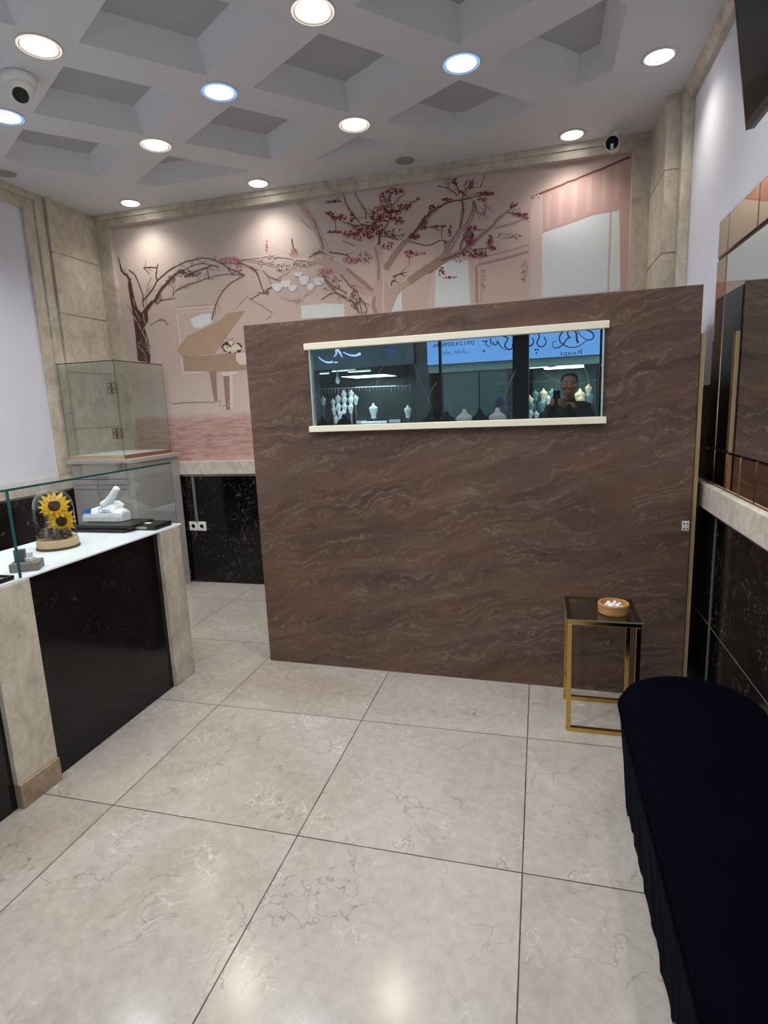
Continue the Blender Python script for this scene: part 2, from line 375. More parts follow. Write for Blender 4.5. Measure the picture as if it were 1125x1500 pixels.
# coffered ceiling: rhombic lattice of beams, wedge-shaped recesses
O2 = Vector((-1.676, 3.123)); LA = Vector((.565, .605)); LB = Vector((.705, -.43))
def lat(u, v): return O2 + LA*u + LB*v
def ceiling():
    S, D = .145, .12
    bx0, bx1, by0, by1 = -3.38, .36, -.75, 4.13
    det = LA.x*LB.y - LA.y*LB.x
    def uv(p):
        q = p - O2; return (q.x*LB.y-q.y*LB.x)/det, (LA.x*q.y-LA.y*q.x)/det
    def clip(poly, f):
        out = []
        for i, a in enumerate(poly):
            b = poly[(i+1) % len(poly)]; fa, fb = f(a), f(b)
            if fa >= 0: out.append(a)
            if (fa > 0) != (fb > 0) and abs(fa-fb) > 1e-9: out.append(a + (b-a)*(fa/(fa-fb)))
        return out
    def area(p): return abs(sum(a.x*b.y-a.y*b.x for a, b in zip(p, p[1:]+p[:1])))/2
    bm = BM(); holes = []
    for i in range(-8, 8):
        for j in range(-8, 8):
            P = [lat(i+S, j+S), lat(i+1-S, j+S), lat(i+1-S, j+1-S), lat(i+S, j+1-S)]
            for f in (lambda p: p.x-bx0, lambda p: bx1-p.x, lambda p: p.y-by0, lambda p: by1-p.y):
                if len(P) > 2: P = clip(P, f)
            if len(P) < 3 or area(P) < .02: continue
            Q = []
            for p in P:
                if not Q or (p-Q[-1]).length > 1e-4: Q.append(p)
            if (Q[0]-Q[-1]).length < 1e-4: Q.pop()
            k = 1-2*S
            holes.append(Q)
            ctr = sum(Q, Vector((0, 0)))/len(Q)
            def inset(d):
                E = []
                for a, b in zip(Q, Q[1:]+Q[:1]):
                    e = (b-a).normalized(); n = Vector((-e.y, e.x)); n = n if n.dot(ctr-a) > 0 else -n; E.append((a+n*d, e, n))
                R = []
                for k in range(len(E)):
                    (p, e, n), (q, g, _) = E[k-1], E[k]; den = e.x*g.y-e.y*g.x; w = q-p
                    R.append(p+e*((w.x*g.y-w.y*g.x)/den))
                return R if all((r-p).dot(n) > -1e-6 for r in R for p, e, n in E) else None
            d = .07
            while d > .01 and not inset(d): d *= .85
            R = inset(d); h = D*d/.07; n = len(Q)
            for k in range(n):
                a, b, c, e = Q[k], Q[(k+1) % n], R[(k+1) % n], R[k]
                bm.faces.new([bm.verts.new(q) for q in ((a.x, a.y, ZC), (b.x, b.y, ZC), (c.x, c.y, ZC+h), (e.x, e.y, ZC+h))])
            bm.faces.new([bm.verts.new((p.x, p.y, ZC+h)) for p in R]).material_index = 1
    pts = [Vector((XL, YF-.1)), Vector((XR, YF-.1)), Vector((XR, YB)), Vector((XL, YB))]; edges = [(0, 1), (1, 2), (2, 3), (3, 0)]
    for h in holes:
        k = len(pts); edges += [(k+i, k+(i+1) % len(h)) for i in range(len(h))]; pts += h
    vo, eo, fo, ov, oe, of = delaunay_2d_cdt(pts, edges, [], 0, 1e-6)
    def inside(p, h):
        sg = [(b-a).x*(p-a).y-(b-a).y*(p-a).x for a, b in zip(h, h[1:]+h[:1])]
        return all(v > 0 for v in sg) or all(v < 0 for v in sg)
    vv = [bm.verts.new((p.x, p.y, ZC)) for p in vo]
    for f in fo:
        c = sum((vo[i] for i in f), Vector((0, 0)))/len(f)
        if not any(inside(c, h) for h in holes): bm.faces.new([vv[i] for i in f])
    box(bm, XL-.1, XR+.1, YF-.1, YB+.1, ZC+.3, ZC+.36)
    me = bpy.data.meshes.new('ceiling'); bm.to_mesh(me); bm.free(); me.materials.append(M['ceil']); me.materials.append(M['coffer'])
    o = bpy.data.objects.new('ceiling', me); COL.objects.link(o); o['kind'] = 'structure'
ceiling()

# travertine frames and piers
bm = BM(); box(bm, XL, XR, 4.50, YB, 3.14, ZC); box(bm, XL, XR, 4.485, YB, 3.19, ZC)
struct('trim_1', bm, M['trav'])                                     # cornice over the mural
bm = BM(); box(bm, -3.70, -3.565, 4.50, YB, 0, 3.14); struct('trim_2', bm, M['trav'])
bm = BM(); box(bm, .585, .70, 4.50, YB, 0, 3.14); struct('trim_3', bm, M['trav'])
def pier(name, x0, x1, y0):
    bm = BM(); zs = [0, .93, 1.45, 1.91, 2.37, 2.83, ZC]
    for a, b in zip(zs, zs[1:]): box(bm, x0, x1, y0, YB, a + (.005 if a else 0), b-(.005 if b < ZC else 0))
    box(bm, x0 + (.006 if x0 > -1 else 0), x1 - (.006 if x0 < -1 else 0), y0+.006, YB, 0, ZC)
    struct(name, bm, M['trav_pink'])
pier('trim_4', XL, -3.70, 3.99)
pier('trim_5', .70, XR, 4.02)
bm = BM(); box(bm, XL, -3.735, 3.80, 3.90, 1.1, 3.18); box(bm, XL, -3.72, 3.90, 3.985, 1.1, ZC); struct('trim_6', bm, M['trav'], bevel=.004)
bm = BM(); box(bm, XL, -3.735, YF, 3.80, 3.10, 3.18); box(bm, XL, -3.72, YF, 3.90, 3.18, ZC); struct('trim_7', bm, M['trav'], bevel=.004)
bm = BM(); box(bm, .775, XR, 3.94, 4.02, 1.1, ZC); struct('trim_8', bm, M['trav'], bevel=.004)
bm = BM(); box(bm, .80, XR, YF, 3.94, 3.165, ZC)
prism(bm, [(.775, YF, ZC), (.80, YF, ZC), (.80, YF, 3.18)], (0, 3.94-YF, 0)); struct('trim_9', bm, M['trav'])
# dado
struct('baseboard_back', B(-3.70, .80, 4.52, YB, 0, .985), M['black'])
struct('trim_10', B(-3.70, .70, 4.485, YB, 1.005, 1.12), M['ledge'], bevel=.003)
struct('trim_11', B(-3.70, .70, 4.505, YB, .985, 1.005), M['steel'])
struct('baseboard_right', B(.80, XR, YF, 4.02, 0, .966), M['black'])
struct('trim_12', B(.76, XR, YF, 4.02, .986, 1.10), M['ledge'], bevel=.003)
struct('trim_13', B(.785, XR, YF, 4.02, .964, .986), M['steel'])
bm = BM(); box(bm, .7965, .80, 2.935, 2.955, 0, .964); struct('trim_14', bm, M['greydark'])
bm = BM(); box(bm, .799, .8005, YF, 4.02, .418, .4205); struct('trim_15', bm, plain('grey_joint', rgb(120, 116, 112), .6))
struct('baseboard_left', B(XL, -3.72, YF, 3.99, 0, .965), M['black'])
struct('trim_16', B(XL, -3.69, YF, 3.99, .98, 1.09), M['ledge'], bevel=.003)
struct('trim_17', B(XL, -3.70, YF, 3.99, .965, .98), M['steel'])

# ---------------------------------------------------------------- mural (a printed wall picture)
def mural():
    Y = 4.552
    pr = {}
    def mt(key, r, g, b):
        if key not in pr:
            mats.append(plain('mural_print_'+key, rgb(r, g, b), .75, spec=.15, var=.08, sc=60)); pr[key] = len(mats)-1
        return pr[key]
    t = NT('mural_print_ground'); p = t.pos(); sp = t.n('SeparateXYZ', {0: p}); z = sp.outputs[2]
    wall = t.ramp(t.math('DIVIDE', t.math('SUBTRACT', z, 1.1), 2.1), [(.18, rgb(208, 192, 184)), (.42, rgb(198, 176, 170)), (.62, rgb(208, 188, 179)), (1, rgb(212, 198, 190))])
    pk = t.ramp(t.math('ADD', t.math('MULTIPLY', sp.outputs[0], .45), .85), [(.1, (0, 0, 0)), (.85, (1, 1, 1))])
    wall = t.mix(t.math('MULTIPLY', pk, .45), wall, rgb(206, 172, 164))
    wall = t.mix(t.math('MULTIPLY', t.noise(p, 2.2, 4), .25), wall, rgb(214, 196, 184))
    st = t.noise(t.mapped(p, (3, 1, 26)), 2.2, 6, .7, .8)
    fl = t.ramp(st, [(.3, rgb(152, 116, 108)), (.48, rgb(188, 152, 144)), (.7, rgb(206, 178, 168))])
    dk = t.ramp(z, [(0, (1, 1, 1)), (.12, (1, 1, 1)), (.2, (0, 0, 0))])
    edge = t.math('ADD', z, t.math('MULTIPLY', t.math('SUBTRACT', t.noise(t.mapped(p, (4, 1, 4)), 3, 4), .5), .1))
    f1 = t.ramp(t.math('DIVIDE', t.math('SUBTRACT', edge, 1.3), .5), [(.36, (1, 1, 1)), (.50, (0, 0, 0))])
    col = t.mix(f1, wall, fl)
    mats = [t.bsdf(col, .75, spec=.15)]
    bm = BM()
    v = [bm.verts.new(q) for q in ((-3.57, Y, 1.12), (.59, Y, 1.12), (.59, Y, 3.145), (-3.57, Y, 3.145))]; bm.faces.new(v)
    REG = {'A': (320, 300, 7.03), 'B': (460, 250, 6.25), 'C': (600, 240, 5.625), 'D': (160, 350, 7.146), 'E': (150, 300, 4.1667), 'F': (750, 180, 3.0)}
    lay = [0]
    NR = Vector((0, 1, 0))
    def W(reg, q):
        x, y, s = REG[reg]; w = on((x+q[0]/s, y+q[1]/s), 1, Y); w.y = Y - .0006 - lay[0]*.00002; return w
    def px2m(reg): return .0060/REG[reg][2]          # metres on the wall per zoomed pixel
    def poly(reg, pts, mi):
        lay[0] += 1
        try: bm.faces.new([bm.verts.new(W(reg, q)) for q in pts]).material_index = mi
        except ValueError: pass
    def line(reg, pts, w0, w1, mi):
        lay[0] += 1; k = px2m(reg)
        kk = k; k = k*(.78 if reg in 'DE' and max(w0, w1) < 18 and mi in tw else 1)
        P = smoothline([W(reg, q) for q in pts], 6); jit = min(.0045, max(w0, w1)*k*.16)
        for q in P[1:-1]: q.x += random.uniform(-jit, jit); q.z += random.uniform(-jit, jit)
        ribbon(bm, P, w0*k, w1*k, NR, mi)
        if mi in tw and len(P) > 6:
            for _ in range(int(len(P)/5)):
                i = random.randrange(2, len(P)-2); d = (P[i+1]-P[i-1]).normalized(); a = random.choice((-1, 1))*random.uniform(.5, 1.15)
                e = Vector((d.x*math.cos(a)-d.z*math.sin(a), 0, d.x*math.sin(a)+d.z*math.cos(a))); L = k*random.uniform(28, 75)
                o = P[i]; c = o+e*L*.5+d*L*random.uniform(0, .25); f = o+e*L+d*L*random.uniform(.1, .6)
                for q in (c, f): q.x = min(.57, max(-3.55, q.x)); q.z = min(3.135, q.z)
                ribbon(bm, smoothline([o, c, f], 3), k*3.6, k*2.2, NR, mi)
                if random.random() < .5: g = c+Vector((random.uniform(-1, 1), 0, random.uniform(-1, 1)))*L*.4; ribbon(bm, [c, g], k*2.6, k*2, NR, mi)
    def dots(reg, c, rx, ry, n, ms, r=7):
        k = px2m(reg)*.9; n = int(n*1.3)
        for _ in range(n):
            lay[0] += .05
            a = random.random()*2*PI; q = math.sqrt(random.random())
            o = W(reg, (c[0]+rx*q*math.cos(a), c[1]+ry*q*math.sin(a))); rr = r*k*random.uniform(.5, 1.15); a0 = random.random()*6
            m2 = random.choice(ms); nn = random.choice((4, 5, 6))
            bm.faces.new([bm.verts.new(o+Vector((rr*random.uniform(.6, 1.1)*math.cos(a0+2*PI*i/nn), 0, rr*random.uniform(.6, 1.1)*math.sin(a0+2*PI*i/nn)))) for i in range(nn)]).material_index = m2
    red = mt('red', 142, 58, 72); red2 = mt('crimson', 176, 92, 104); dred = mt('dark_red', 88, 48, 54); pink = mt('pink', 218, 152, 154)
    bark = mt('bark', 92, 70, 64); bark2 = mt('bark_grey', 124, 100, 92); trunk = mt('trunk', 198, 174, 165); trunk2 = mt('trunk_shade', 168, 142, 132); pale = mt('pale', 222, 204, 196)
    twig = mt('twig', 120, 90, 86); wht = mt('white', 222, 228, 230); sheer = mt('sheer', 216, 194, 188); val = mt('valance', 204, 170, 162); val2 = mt('valance_fold', 212, 182, 174); rod = mt('rod', 124, 88, 82)
    lid = mt('piano_lid', 182, 156, 134); body = mt('piano_body', 172, 146, 126); leg = mt('piano_leg', 156, 130, 116); mold = mt('moulding', 180, 148, 142); lpanel = mt('light_panel', 206, 188, 178)
    green = mt('leaves', 60, 64, 42); cream = mt('roses', 226, 216, 186); glow = mt('glow', 226, 230, 232)
    tw = {bark, bark2, twig}
    # arches, windows, mouldings
    poly('C', [(190, 890), (250, 830), (330, 790), (400, 782), (490, 790), (520, 1160), (150, 1185)], sheer)
    poly('C', [(215, 890), (260, 840), (330, 800), (480, 796), (498, 1160), (210, 1180)], wht)
    poly('B', [(770, 1130), (800, 1100), (804, 1282), (705, 1290)], wht)
    poly('A', [(740, 1030), (1125, 1000), (1300, 1000), (1330, 1150), (750, 1180)], lpanel)
    poly('A', [(850, 1040), (1090, 1015), (1290, 1020), (1300, 1150), (860, 1170)], wht)
    for a, w in (([(560, 830), (780, 780), (980, 720)], 16), ([(700, 530), (850, 490), (985, 440)], 14), ([(560, 780), (800, 720), (985, 665)], 6)): line('C', a, w, w, mold)
    line('C', [(550, 840), (555, 1145)], 18, 18, mold); line('C', [(590, 845), (590, 1140)], 5, 5, mold)
    dots('C', (820, 595), 110, 25, 40, [mold, bark2], 8); dots('C', (610, 960), 14, 90, 18, [mold, bark2], 8); dots('C', (935, 890), 25, 90, 22, [mold, bark2], 8)
    line('C', [(950, 790), (970, 860), (955, 940)], 8, 5, mold)
    # right window with curtain
    poly('F', [(80, 330), (140, 310), (132, 770), (78, 776)], sheer)
    poly('F', [(135, 300), (530, 150), (526, 420), (470, 385), (360, 400), (280, 432), (135, 485)], val)
    for i, x in enumerate((150, 205, 265, 330, 395, 455, 505)):
        y = 330 - (x-100)*.40; poly('F', [(x, y+5), (x+22, y-4), (x+18, y+150), (x-4, y+155)], val2)
    poly('F', [(468, 330), (522, 165), (522, 736), (474, 738)], val)
    poly('F', [(134, 485), (280, 434), (362, 405), (472, 384), (476, 738), (130, 768)], wht)
    poly('F', [(430, 392), (440, 390), (426, 742), (418, 742)], lpanel)
    line('F', [(80, 328), (220, 272), (400, 200), (520, 150)], 7, 7, rod)
    dots('F', (100, 322), 22, 10, 12, [rod, sheer], 8)
    # framed panel, piano
    poly('E', [(440, 545), (705, 528), (705, 605), (446, 622)], lpanel); line('E', [(446, 640), (700, 622)], 12, 12, pale)
    poly('E', [(455, 660), (700, 640), (740, 1010), (492, 1030)], lpanel)
    for a in ([(455, 655), (690, 640)], [(455, 655), (475, 850), (492, 1032)], [(492, 1032), (640, 1018)]): line('E', a, 9, 9, pale)
    poly('E', [(535, 700), (600, 668), (665, 662), (672, 715), (600, 750), (560, 752)], glow)
    poly('E', [(455, 890), (470, 860), (520, 800), (640, 745), (720, 705), (760, 662), (872, 644), (682, 908), (560, 924), (480, 922)], lid)
    line('E', [(480, 922), (560, 926), (680, 912), (760, 790)], 5, 3, bark2)
    poly('E', [(490, 928), (680, 916), (890, 893), (890, 1005), (720, 1018), (500, 1016)], body)
    poly('E', [(815, 905), (900, 895), (900, 975), (840, 975), (818, 952)], pale)
    poly('E', [(720, 1020), (832, 1014), (820, 1036), (742, 1048)], pale)
    poly('E', [(652, 1020), (695, 1019), (703, 1200), (684, 1202)], leg)
    poly('E', [(738, 1046), (776, 1044), (780, 1252), (756, 1252)], leg); poly('E', [(776, 1044), (797, 1043), (797, 1250), (780, 1252)], pale)
    line('E', [(430, 1215), (560, 1205), (680, 1205)], 7, 4, leg); dots('E', (740, 1215), 60, 20, 16, [leg, pale], 8)
    dots('E', (790, 870), 58, 36, 46, [green, bark], 13); dots('E', (795, 868), 48, 30, 20, [cream, pale], 15)
    line('E', [(690, 880), (760, 830), (800, 815)], 4, 4, lid); line('E', [(810, 640), (890, 550)], 5, 4, mold); line('E', [(905, 575), (980, 620), (1035, 660), (1000, 700)], 5, 5, mold)
    # left tree
    poly('D', [(195, 480), (215, 600), (250, 800), (275, 1000), (300, 1275), (432, 1300), (430, 1130), (400, 1020), (372, 930), (412, 850), (402, 760), (470, 660), (450, 640), (390, 700), (340, 775), (300, 730), (270, 640), (240, 500)], bark)
    for pts, w0, w1, c in (([(95, 190), (135, 335), (200, 400), (225, 500)], 10, 34, bark), ([(205, 325), (270, 380), (310, 470), (350, 580), (360, 720)], 16, 14, bark), ([(360, 640), (450, 530), (500, 430), (490, 380), (510, 260)], 16, 12, bark), ([(360, 300), (430, 298), (500, 300)], 14, 12, bark), ([(360, 300), (430, 370)], 12, 8, bark), ([(370, 290), (385, 240), (370, 205)], 6, 5, mold), ([(385, 590), (400, 500), (440, 400)], 5, 5, bark2), ([(500, 440), (600, 350), (680, 290)], 14, 16, bark), ([(680, 300), (800, 235), (929, 210)], 10, 9, bark2), ([(470, 660), (540, 540), (620, 440), (700, 370), (760, 330)], 36, 12, bark), ([(490, 684), (560, 640), (690, 622)], 12, 8, bark), ([(670, 600), (672, 520), (640, 480)], 9, 6, bark), ([(690, 550), (800, 480), (929, 450)], 8, 7, bark2), ([(430, 900), (520, 850), (580, 855), (612, 905)], 8, 14, bark2), ([(190, 690), (230, 760), (262, 830)], 6, 8, bark2), ([(420, 560), (400, 600), (380, 680)], 6, 6, bark2)): line('D', pts, w0, w1, c)
    for pts, w in (([(250, 800), (330, 940), (410, 1100), (442, 1260)], 12), ([(300, 1120), (360, 1180), (390, 1290)], 9), ([(360, 780), (365, 850), (385, 900), (350, 960)], 8), ([(250, 620), (280, 760), (330, 860)], 8), ([(400, 1020), (385, 1080), (425, 1200)], 8)): line('D', pts, w, w*.7, trunk)
    for pts in ([(320, 760), (340, 900), (320, 1080)], [(290, 860), (310, 1050), (330, 1240)], [(230, 560), (260, 700), (300, 780)]): line('D', pts, 12, 8, dred)
    dots('D', (220, 470), 22, 70, 30, [bark, dred], 9); dots('D', (640, 430), 50, 60, 40, [bark, bark2], 9); dots('D', (760, 340), 45, 30, 22, [bark], 10); dots('D', (530, 590), 18, 60, 22, [bark, bark2], 8); dots('D', (350, 1150), 55, 110, 60, [bark, dred, trunk2], 9)
    for pts, w0, w1 in (([(430, 385), (520, 345), (620, 325), (700, 345), (780, 390), (870, 430)], 5, 9), ([(430, 440), (540, 375), (620, 360), (715, 380)], 5, 6), ([(500, 440), (590, 400), (680, 368)], 11, 8), ([(450, 520), (580, 470), (700, 432), (790, 425), (870, 432)], 5, 5), ([(870, 430), (770, 490), (700, 590), (668, 705)], 5, 10), ([(840, 352), (930, 400), (985, 530)], 5, 5), ([(760, 380), (800, 430)], 8, 8), ([(640, 400), (652, 450)], 6, 8), ([(985, 530), (940, 555), (905, 578)], 5, 5), ([(1000, 520), (1040, 500)], 9, 9), ([(980, 400), (1020, 440), (1090, 465)], 5, 5)): line('E', pts, w0, w1, bark2)
    dots('E', (500, 420), 50, 25, 30, [bark], 6); dots('E', (560, 420), 40, 20, 20, [bark], 6)
    # chandelier
    line('A', [(800, 560), (760, 640), (690, 710)], 14, 12, pale); line('A', [(800, 600), (790, 700), (830, 980)], 10, 10, lpanel)
    for x, y, w, h in ((608, 815, 120, 80), (695, 785, 110, 70), (765, 830, 90, 65), (820, 700, 100, 40), (885, 735, 110, 95), (950, 815, 80, 70), (1035, 755, 120, 80)): poly('A', [(x-w/2, y+4), (x-w*.2, y-4), (x+w*.2, y-6), (x+w/2, y-2), (x+w*.42, y+h*.45), (x+w*.25, y+h*.85), (x, y+h), (x-w*.27, y+h*.86), (x-w*.43, y+h*.45)], glow)
    for pts in ([(680, 890), (690, 950), (760, 980), (830, 990)], [(890, 850), (905, 910), (860, 960)], [(1000, 830), (960, 900), (880, 920)], [(600, 890), (660, 960), (780, 990)]): line('A', pts, 7, 7, lpanel)
    dots('A', (660, 640), 75, 45, 46, [lpanel, bark2, pale], 13); dots('A', (880, 600), 120, 40, 40, [bark2, mold, pale], 11); dots('A', (490, 900), 30, 30, 14, [bark2], 10)
    dots('A', (820, 990), 60, 20, 14, [mold], 10)
    # main tree
    line('A', [(830, -40), (900, 60), (970, 160), (1030, 300), (1085, 440), (1160, 560)], 62, 70, trunk)
    line('A', [(905, 60), (985, 170), (1040, 300), (1090, 430)], 12, 14, trunk2)
    line('A', [(200, 562), (400, 540), (520, 518), (640, 525), (800, 550), (1000, 572), (1140, 595)], 8, 40, pale)
    poly('B', [(495, 1330), (510, 1160), (400, 1100), (250, 970), (120, 875), (0, 835), (0, 800), (100, 800), (220, 838), (330, 900), (440, 990), (550, 1080), (570, 960), (556, 820), (556, 680), (612, 680), (640, 860), (650, 1000), (690, 1070), (740, 1060), (850, 1000), (1000, 940), (1125, 830), (1125, 862), (1040, 932), (900, 1012), (800, 1092), (740, 1172), (700, 1310)], trunk)
    line('B', [(300, 895), (420, 1000), (540, 1100)], 26, 34, trunk2); line('B', [(560, 700), (590, 860), (590, 1000)], 16, 22, trunk2)
    line('B', [(620, 860), (640, 1000), (630, 1150), (640, 1310)], 10, 10, pale); line('B', [(515, 1150), (510, 1310)], 10, 10, pale); line('B', [(560, 1150), (545, 1220), (570, 1310)], 22, 30, trunk2)
    line('B', [(655, 900), (720, 790), (840, 650), (950, 540), (1040, 430), (1125, 360)], 52, 14, trunk2)
    for pts, w0, w1 in (([(270, 220), (300, 310), (350, 390), (420, 480)], 9, 9), ([(370, 195), (420, 290), (470, 370), (475, 450)], 6, 8), ([(630, 200), (650, 270), (672, 340)], 10, 8), ([(720, 190), (690, 270), (670, 330)], 6, 7), ([(830, 210), (760, 270), (690, 380)], 6, 7), ([(960, 260), (870, 310), (800, 360), (690, 382)], 7, 12), ([(420, 490), (540, 500), (620, 400), (690, 380)], 10, 16), ([(260, 470), (400, 505), (540, 500)], 6, 8), ([(540, 500), (600, 580), (590, 680)], 10, 22), ([(690, 380), (680, 480), (600, 580)], 9, 9), ([(110, 390), (190, 430), (270, 430)], 9, 5), ([(190, 430), (200, 550)], 5, 5), ([(120, 572), (250, 560)], 5, 5), ([(750, 450), (830, 470)], 7, 5), ([(600, 600), (740, 602), (850, 575)], 6, 4), ([(110, 300), (180, 288), (250, 280)], 5, 5), ([(260, 640), (380, 690)], 4, 4), ([(0, 770), (60, 745), (120, 770)], 8, 6), ([(140, 745), (290, 770), (330, 800)], 9, 6), ([(720, 970), (790, 945), (850, 930)], 8, 6), ([(705, 1050), (720, 1010), (755, 1015)], 12, 6), ([(870, 790), (875, 870)], 4, 4), ([(0, 450), (50, 600), (90, 720)], 6, 6)): line('B', pts, w0, w1, twig)
    for pts, w0, w1 in (([(0, 610), (70, 530), (130, 440), (220, 370), (340, 310), (430, 300), (560, 265), (700, 250)], 18, 5), ([(430, 300), (440, 240), (400, 210), (365, 120)], 8, 7), ([(440, 240), (490, 180), (530, 125)], 5, 8), ([(400, 270), (340, 215), (230, 180)], 6, 5), ([(430, 300), (442, 380), (420, 500), (410, 560)], 10, 12), ([(330, 210), (318, 150)], 4, 4), ([(620, 95), (585, 195)], 6, 5), ([(600, 290), (628, 360), (610, 430)], 5, 4), ([(410, 740), (430, 650), (470, 560)], 8, 6), ([(500, 710), (690, 690)], 6, 6), ([(0, 640), (150, 672), (260, 630), (312, 666)], 5, 6), ([(80, 540), (200, 520), (300, 510)], 6, 5), ([(265, 520), (265, 620)], 4, 4), ([(440, 580), (480, 660)], 6, 6), ([(530, 540), (630, 548)], 7, 5)): line('C', pts, w0, w1, twig)
    line('C', [(-10, 965), (120, 880), (240, 790), (315, 720), (400, 570), (480, 490), (520, 400), (532, 305)], 52, 22, trunk2)
    line('C', [(330, 700), (410, 570), (490, 480), (515, 420)], 10, 8, trunk)
    line('C', [(140, 885), (300, 785), (410, 740), (490, 670), (560, 620), (640, 550), (740, 450), (800, 400)], 44, 10, trunk2)
    line('C', [(260, 800), (410, 738), (490, 668), (560, 618)], 12, 9, twig)
    line('C', [(800, 400), (890, 320)], 7, 5, twig); line('C', [(800, 400), (920, 415), (985, 450)], 6, 5, twig)
    line('C', [(220, 810), (300, 720), (320, 650)], 18, 12, trunk2); line('C', [(530, 310), (545, 360), (570, 420)], 12, 5, bark2)
    R = [red, red2, dred]
    for c, rx, ry, n in (((650, 395), 150, 70, 120), ((560, 470), 90, 60, 50), ((520, 560), 150, 50, 70), ((330, 580), 55, 30, 34), ((380, 540), 50, 60, 24), ((230, 430), 70, 30, 30), ((740, 190), 95, 26, 40), ((690, 700), 60, 40, 16), ((920, 600), 60, 30, 16), ((870, 760), 50, 30, 12), ((350, 430), 24, 50, 18), ((190, 562), 70, 10, 16), ((440, 600), 90, 40, 36), ((620, 260), 20, 60, 14), ((780, 460), 50, 40, 20), ((830, 330), 60, 30, 22), ((140, 390), 40, 20, 12), ((700, 260), 15, 60, 10), ((180, 285), 75, 10, 14), ((960, 260), 20, 14, 8), ((760, 580), 110, 50, 26)): dots('B', c, rx, ry, n, R, 10)
    dots('B', (350, 825), 85, 28, 34, [red2, pink, red], 10); dots('B', (470, 800), 70, 60, 30, [twig, red2], 9)
    dots('B', (150, 1020), 110, 90, 50, [twig, mold, bark2], 9); dots('B', (380, 1180), 50, 90, 40, [bark2, twig], 11); dots('B', (1000, 500), 40, 50, 14, [red2, twig], 10)
    for pts in ([(250, 950), (330, 1060), (400, 1120), (440, 1310)], [(330, 1170), (390, 1240), (420, 1310)], [(60, 930), (160, 1040), (300, 1120)], [(70, 1180), (180, 1120), (300, 1160)], [(100, 1000), (200, 1110), (340, 1200)], [(440, 1180), (480, 1260), (470, 1310)]): line('B', pts, 8, 7, bark2)
    for c, rx, ry, n in (((375, 150), 20, 40, 12), ((490, 180), 42, 40, 18), ((625, 248), 75, 16, 34), ((320, 298), 55, 12, 20), ((850, 350), 40, 30, 12), ((920, 420), 65, 18, 22), ((490, 600), 40, 60, 34), ((665, 640), 22, 60, 26), ((690, 695), 25, 20, 10), ((540, 742), 115, 30, 60), ((500, 660), 30, 40, 14), ((265, 890), 25, 40, 12), ((330, 936), 70, 8, 12), ((330, 550), 14, 50, 16), ((240, 515), 60, 6, 18), ((600, 295), 36, 16, 14), ((120, 490), 25, 50, 18), ((40, 600), 50, 16, 16), ((520, 530), 40, 16, 16), ((440, 240), 40, 20, 8), ((210, 360), 50, 25, 14), ((0, 715), 20, 20, 6), ((395, 800), 35, 20, 5), ((70, 740), 60, 16, 12)): dots('C', c, rx, ry, n, R, 8.5)
    dots('A', (130, 570), 120, 34, 60, [pink, red2, pink], 11); dots('A', (210, 640), 30, 40, 16, [pink, red2], 10); dots('A', (500, 430), 12, 60, 16, [pink, red2], 9)
    dots('A', (560, 530), 70, 22, 26, [pink, pale], 10); dots('A', (790, 500), 60, 40, 16, [pink, red2], 10); dots('A', (1100, 700), 80, 50, 30, [red2, mold], 11); dots('A', (440, 590), 30, 40, 12, [pink, pale], 11)
    line('A', [(755, 350), (765, 420), (800, 490)], 8, 7, twig); line('A', [(850, 145), (910, 210), (960, 250)], 6, 8, trunk2); line('A', [(930, 550), (1000, 500), (1045, 485)], 8, 14, bark2)
    line('A', [(40, 600), (220, 610), (380, 665), (450, 850)], 5, 8, bark2); line('A', [(260, 560), (440, 590), (580, 625)], 6, 6, bark2)
    me = bpy.data.meshes.new('wall_mural'); bm.to_mesh(me); bm.free()
    for x in mats: me.materials.append(x)
    o = bpy.data.objects.new('wall_mural', me); COL.objects.link(o)
    tag(o, 'pink wall mural printed with blossoming trees, a grand piano and curtained windows', 'mural')
mural()

